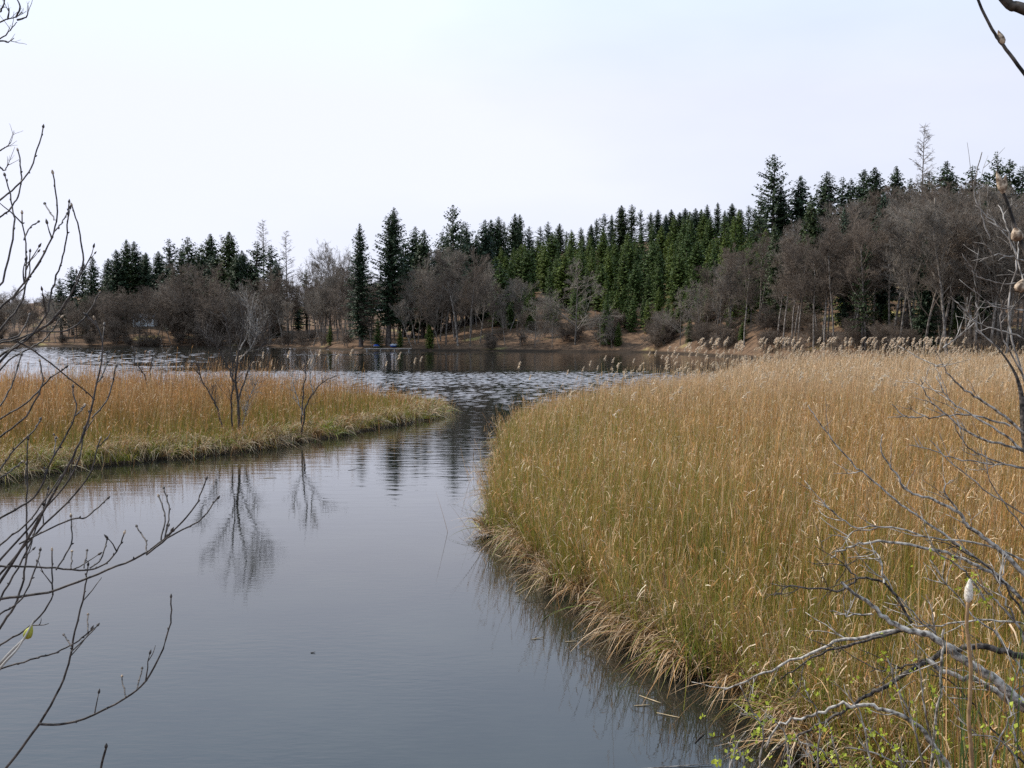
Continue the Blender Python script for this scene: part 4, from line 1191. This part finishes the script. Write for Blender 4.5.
# right-hand willow with pale twigs
rsh = thing('bare_shrub', 'grey bare willow with a dark stem and pale curved twigs at the right edge', 'shrub')
base_r = np.array([4.1, 7.0, float(ground(np.array([4.1]), np.array([7.0]))[0]) - 0.1])
T = Tubes()
S = spline(np.array([base_r, (base_r + at(1060, 560, 7)) / 2 + np.array([0.1, 0, 0]), at(1052, 520, 7), at(1028, 452, 7), at(1021, 393, 7), at(1011, 366, 7), at(990, 338, 7)]), 5)
T.add(S, np.interp(np.linspace(0, 1, len(S)), [0, 0.5, 0.72, 1], [0.055, 0.030, 0.011, 0.003]), 8)
link('stem', T.mesh('stem', M_DARKDEAD), rsh)
RL = [([(1028, 436), (999, 412), (974, 396), (955, 382), (942, 366), (934, 366)], 3.6), ([(1030, 455), (999, 431), (966, 412), (947, 396), (936, 376)], 3.0), ([(1026, 452), (994, 442), (966, 431), (944, 412), (928, 398), (920, 379)], 3.4),
      ([(1010, 426), (977, 416), (944, 416), (920, 417), (903, 415), (892, 404)], 2.6), ([(1040, 470), (994, 464), (955, 459), (933, 450), (909, 445)], 2.2), ([(1030, 470), (1000, 462), (972, 450), (958, 434), (955, 425)], 2.4),
      ([(1040, 620), (990, 568), (933, 527), (906, 508), (879, 486), (851, 461), (823, 428), (808, 405)], 3.6), ([(1050, 600), (1010, 560), (988, 540), (969, 527), (958, 513), (933, 500), (909, 491), (892, 469), (881, 448), (883, 434)], 6.0),
      ([(958, 512), (944, 489), (953, 480)], 2.4), ([(1045, 570), (985, 545), (933, 538), (892, 527), (857, 527), (838, 516), (824, 505)], 3.0), ([(892, 527), (858, 531), (843, 540)], 2.0),
      ([(1030, 400), (1012, 340), (1008, 300), (1016, 262), (1004, 232), (975, 205)], 2.6), ([(1024, 284), (1000, 283), (977, 276), (971, 266)], 2.2), ([(1026, 262), (1010, 257), (992, 253), (984, 244)], 2.2),
      ([(1030, 340), (1005, 332), (982, 325), (963, 310), (951, 296)], 2.0), ([(1036, 314), (1020, 310), (994, 307), (987, 302)], 2.0), ([(1000, 350), (974, 323), (985, 300)], 1.8), ([(943, 348), (958, 337), (974, 323)], 2.0),
      ([(1026, 380), (1006, 345), (1000, 320), (1003, 300)], 2.2), ([(1012, 250), (1006, 222), (998, 205)], 1.8), ([(990, 240), (982, 216), (974, 190), (982, 152)], 1.5), ([(1030, 300), (1018, 262), (1020, 235)], 2.0),
      ([(1040, 520), (1000, 500), (960, 470), (930, 440)], 1.8), ([(1040, 545), (1010, 510), (990, 480), (985, 450)], 1.8)]
for i, (pts, w) in enumerate(RL):
    d = 6.6 + 0.9 * ((i * 0.618) % 1)
    T = Tubes()
    S = limb(T, pts, 7.0 if pts[0][0] > 1010 else d, d, w * 0.85, 0.9, 0.6, 6)
    twiggy(T, S, 4 if i < 11 else 3, 0.08, 0.34, 0.0036 if i < 11 else 0.003, 0.2, 2)
    link('branch', T.mesh('branch', M_DEAD if w > 2.8 else M_PALE_TWIG), rsh)

# catkin branches close to the lens
cat_ = thing('catkin_twig', 'twig with two fat furry buds close to the lens at the right edge', 'twig')
T = Tubes(); S = limb(T, [(1075, 420), (1048, 330), (1026, 256), (1017, 232), (1008, 205), (1003, 192)], 2.0, 2.0, 4.5, 3.0)
link('twig', T.mesh('twig', M_DARKDEAD), cat_)
for px, py, tx, ty, ln, r in ((1004, 193, 997, 173, 0.046, 0.0078), (1003, 192, 1006, 176, 0.034, 0.0062), (1018, 241, 1016, 230, 0.030, 0.0115), (1018, 292, 1023, 280, 0.028, 0.0105)):
    T = Tubes(); bud(T, at(px, py, 2.0), at(tx, ty, 2.0) - at(px, py, 2.0), ln, r); link('bud', T.mesh('bud', M_BUD), cat_)
ov = thing('overhanging_branch', 'dark overhanging branch with one bud in the upper right corner', 'branch')
T = Tubes(); limb(T, [(960, -60), (978, 0), (995, 34), (1003, 45), (1024, 73), (1070, 130)], 2.1, 2.1, 2.4, 4.2, 0.2); limb(T, [(960, -60), (1005, 0), (1024, 9), (1100, 40)], 2.1, 2.1, 7, 15)
limb(T, [(1100, 40), (1180, 140), (1300, 700), (1330, 900)], 2.1, 2.3, 15, 40); limb(T, [(1070, 130), (1120, 190), (1195, 240)], 2.1, 2.1, 4.2, 8)
link('branch', T.mesh('branch', M_DARKDEAD), ov)
T = Tubes(); bud(T, at(1003, 44, 2.1), at(998, 30, 2.1) - at(1003, 44, 2.1), 0.03, 0.0075); link('bud', T.mesh('bud', M_BUD), ov)

# fallen dead tree lower right
dd = thing('fallen_dead_tree', 'fallen grey dead tree with peeling limbs sprawling over the lower right reeds', 'dead tree')
DL = [([(1090, 745), (1024, 703), (991, 677), (955, 654), (929, 635), (896, 625), (872, 605), (841, 582)], 17, 3.5, M_DEAD, 6.2), ([(1080, 740), (1024, 710), (979, 682), (944, 671), (925, 660)], 11, 5, M_DEAD, 6.3),
      ([(905, 627), (857, 638), (810, 653), (763, 674), (724, 690)], 5.5, 2.0, M_DEAD, 6.8), ([(903, 630), (855, 643), (813, 658), (780, 680)], 4.5, 1.5, M_DARKDEAD, 6.75),
      ([(1070, 665), (1021, 656), (985, 647), (952, 650), (929, 659), (890, 685), (866, 696)], 10, 5, M_DARKDEAD, 6.6), ([(866, 696), (840, 712), (800, 735), (770, 752)], 5, 2, M_DARKDEAD, 6.6),
      ([(960, 800), (947, 768), (929, 739), (902, 715), (878, 708), (843, 705), (813, 715), (780, 724), (766, 748)], 8, 2.5, M_DEAD, 6.0), ([(944, 629), (942, 671), (935, 730), (930, 790)], 3.2, 3.8, M_DEAD, 6.1),
      ([(1060, 640), (1021, 599), (985, 570), (947, 552), (887, 543), (852, 546), (831, 558)], 6, 2.2, M_DEAD, 6.9), ([(912, 623), (902, 605), (884, 583), (858, 579), (837, 589), (792, 586), (774, 596)], 4.2, 1.8, M_DARKDEAD, 6.7),
      ([(884, 583), (880, 560), (872, 545)], 3, 1.6, M_DEAD, 6.7), ([(858, 579), (850, 568), (845, 563)], 2.2, 1.4, M_DARKDEAD, 6.7), ([(872, 614), (850, 615), (835, 615)], 3.0, 1.5, M_DEAD, 6.7),
      ([(960, 650), (930, 630), (900, 600), (880, 570)], 2.4, 1.4, M_PALE_TWIG, 6.7), ([(1040, 700), (1000, 640), (960, 600), (930, 560)], 3.4, 1.4, M_DEAD, 6.6), ([(1040, 640), (1005, 585), (970, 555), (950, 540)], 3.5, 1.5, M_DARKDEAD, 6.8),
      ([(1050, 690), (1015, 620), (1000, 590), (1006, 560)], 3.2, 1.6, M_PALE_TWIG, 6.5), ([(1040, 625), (990, 620), (940, 625), (905, 627)], 3.0, 1.8, M_DEAD, 6.7), ([(929, 659), (900, 668), (870, 672)], 2.8, 1.4, M_DARKDEAD, 6.5),
      ([(1030, 770), (985, 720), (960, 690), (930, 668)], 3.0, 1.6, M_DARKDEAD, 6.4), ([(1050, 780), (1016, 742), (1014, 700), (1020, 660)], 3.0, 1.5, M_PALE_TWIG, 6.2)]
for i, (pts, w0, w1, m, d) in enumerate(DL):
    T = Tubes()
    S = limb(T, pts, d, d + 0.15, w0 * 0.72, w1 * 0.75, 1.1, 8)
    twiggy(T, S, 5 if w0 < 8 else 3, 0.06, 0.35, 0.004, 0.1, 2)
    link('limb', T.mesh('limb', m), dd)

# leafing shrub at the bottom right
lf = thing('leafing_shrub', 'low shrub with thin twigs and fresh yellow green leaves at the bottom right', 'shrub')
LV, LF, LC = [], [], []
def leaf(p, s):
    k = len(LV)
    ax = unit(rng.normal(0, 1, 3) + np.array([0, 0, 0.7])); sd = unit(np.cross(ax, rng.normal(0, 1, 3))); nm = np.cross(ax, sd)
    for a, w, u in ((0, 0, 0), (0.45, 0.36, 0.08), (1.0, 0, 0.02), (0.45, -0.36, 0.08)): LV.append(p + ax * a * s + sd * w * s + nm * u * s)
    LF.append((k, k + 1, k + 2, k + 3)); LC.extend([np.array([0.40, 0.44, 0.05]) * rng.uniform(0.7, 1.2)] * 4)


LTW = [[(757, 830), (760, 768), (763, 733), (754, 712), (740, 685)], [(800, 830), (790, 768), (786, 735), (770, 715)], [(826, 820), (818, 768), (820, 730), (815, 705), (805, 690)], [(930, 800), (918, 740), (908, 710), (895, 680), (886, 655)],
       [(880, 820), (870, 760), (862, 720), (848, 690)], [(910, 820), (900, 760), (880, 735), (865, 728)], [(960, 820), (938, 760), (925, 715), (921, 680), (918, 650)], [(700, 830), (722, 790), (735, 750), (733, 738)], [(770, 850), (748, 790), (742, 755), (728, 742)],
       [(850, 830), (835, 775), (822, 750), (800, 742)], [(1000, 830), (990, 770), (1004, 730), (1012, 712)], [(940, 820), (905, 770), (870, 752), (845, 748)], [(1030, 800), (1010, 750), (985, 735), (965, 738)], [(985, 600), (968, 575), (950, 560), (932, 550)], [(1030, 640), (1000, 605), (985, 590), (975, 578)],
       [(870, 830), (850, 790), (838, 760), (832, 735)], [(780, 830), (775, 790), (800, 760), (812, 752)]]
for i, pts in enumerate(LTW):
    d = 5.2 + 0.8 * ((i * 0.618) % 1) if i not in (13, 14) else 6.6
    T = Tubes(); S = limb(T, pts, d, d, 2.4, 1.1, 0.7, 5)
    twiggy(T, S, 4, 0.05, 0.20, 0.0026, 0.3, 2)
    link('twig', T.mesh('twig', M_PALE_TWIG), lf)
    for j in range(len(S)):
        if rng.uniform() < 0.42:
            q = S[j] + rng.normal(0, 0.03, 3)
            for k in range(rng.integers(2, 6)): leaf(q + rng.normal(0, 0.008, 3), rng.uniform(0.018, 0.034))
    for k in range(26):
        q = S[rng.integers(len(S) // 3, len(S))] + rng.normal(0, 0.10, 3)
        if rng.uniform() < 0.22:
            for kk in range(3): leaf(q + rng.normal(0, 0.008, 3), rng.uniform(0.016, 0.030))
link('leaves', make_mesh('leaves', np.array(LV), np.array(LF), [M_LEAF], col=np.array(LC)), lf)

# cattail
ct = thing('cattail', 'single cattail with a fluffy pale head in front of the fallen dead tree', 'cattail')
T = Tubes(); S = limb(T, [(974, 1000), (971, 860), (972, 768), (969, 720), (971, 670), (967, 630), (968, 600)], 5.4, 5.4, 4.6, 3.4, 0.2)
link('stem', T.mesh('stem', plain_mat('cattail_stem', (0.28, 0.17, 0.085), 0.6)), ct)
T = Tubes(); a, b_ = at(968, 602, 5.4), at(970, 579, 5.4); t = np.linspace(0, 1, 8)
T.add(a + np.outer(t, b_ - a) + rng.normal(0, 0.001, (8, 3)), np.array([0.010, 0.020, 0.022, 0.021, 0.020, 0.016, 0.010, 0.003]), 9)
hd = link('head', T.mesh('head', M_CATTAIL), ct)
B = Blades()
n = 260
t = rng.uniform(0, 1, n); az = rng.uniform(0, 6.28, n); rr = np.interp(t, np.linspace(0, 1, 8), [0.010, 0.020, 0.022, 0.021, 0.020, 0.016, 0.010, 0.003])
D = np.stack([np.cos(az), np.sin(az), rng.normal(0.3, 0.5, n)], -1); D /= np.linalg.norm(D, axis=1)[:, None]
P0 = a + np.outer(t, b_ - a) + np.stack([np.cos(az) * rr * 0.9, np.sin(az) * rr * 0.9, 0 * rr], -1)
cc = np.array([0.66, 0.58, 0.48]) * rng.uniform(0.7, 1.15, n)[:, None]
B.add(P0, D, rng.uniform(0.004, 0.013, n), np.full(n, 0.0022), np.zeros((n, 3)), cc, cc, 1, 0.3)
link('fluff', B.mesh('fluff', M_PLUME), hd)
B = Blades()
n = 46
px = rng.uniform(930, 1022, n); P0 = np.array([at(p, 900, rng.uniform(5.6, 6.4)) for p in px]); P0[:, 2] = 0.3
D = np.stack([rng.normal(0, 0.06, n), rng.normal(0, 0.06, n), np.ones(n)], -1); D /= np.linalg.norm(D, axis=1)[:, None]
Ln = rng.uniform(1.4, 2.15, n)
gc = np.array([0.075, 0.11, 0.035]) * rng.uniform(0.7, 1.4, n)[:, None]
dry_ = rng.uniform(0, 1, n) < 0.35; gc[dry_] = pick(TAN, dry_.sum())
B.add(P0, D, Ln, rng.uniform(0.012, 0.020, n), np.concatenate([rng.normal(0, 0.12, (n, 2)), -rng.uniform(0, 0.1, (n, 1))], 1), gc, gc, 5, 0.15)
link('leaves', B.mesh('leaves', M_REED), ct)

# bits floating on the channel
def floater(px, py, ln, rz, label, c):
    d = CAM_H / math.tan(PITCH + math.atan((py - 384) / F_PX)) if py > 384 else 60
    u = (px - 512) / F_PX; v = (384 - py) / F_PX
    dep = -CAM_H / (v * CP - SP); x, y = u * dep, (CP + v * SP) * dep
    T = Tubes(); t = np.linspace(-0.5, 0.5, 5)
    T.add(np.stack([np.cos(rz) * t * ln, np.sin(rz) * t * ln, 0.006 + 0.008 * (t + 0.5) ** 2 + 0 * t], -1), 0.006 * np.array([0.6, 1, 1, 0.9, 0.4]), 5)
    o = link('floating_stalk', T.mesh('floating_stalk', c)); o.location = (x, y, 0)
    return tag(o, label, 'stalk')


floater(537, 639, 0.16, 0.4, 'short brown stalk afloat just left of the large reed bed', M_DRYSTEM)
floater(313, 653, 0.06, 0.1, 'tiny dark floating bit on the open channel left of the middle', M_SHRUB)
floater(650, 700, 0.32, -0.9, 'pale broken stalk lying on the dark water below the right reeds', M_DRYSTEM)
floater(665, 768, 0.9, 0.15, 'forked pale stick lying on the water at the bottom frame edge', M_PALE_TWIG)
for px, py in ((498, 556), (521, 590), (546, 618), (571, 642), (603, 662), (642, 706), (668, 716), (700, 738), (430, 452), (352, 470), (270, 478)):
    fo = floater(px, py, rng.uniform(0.12, 0.4), rng.uniform(0, 3.1), 'short dead reed stalk afloat close to the edge of a reed bed', M_DRYSTEM if rng.uniform() < 0.6 else M_SHRUB)
    fo['group'] = 'dead stalks afloat by the reed edges'
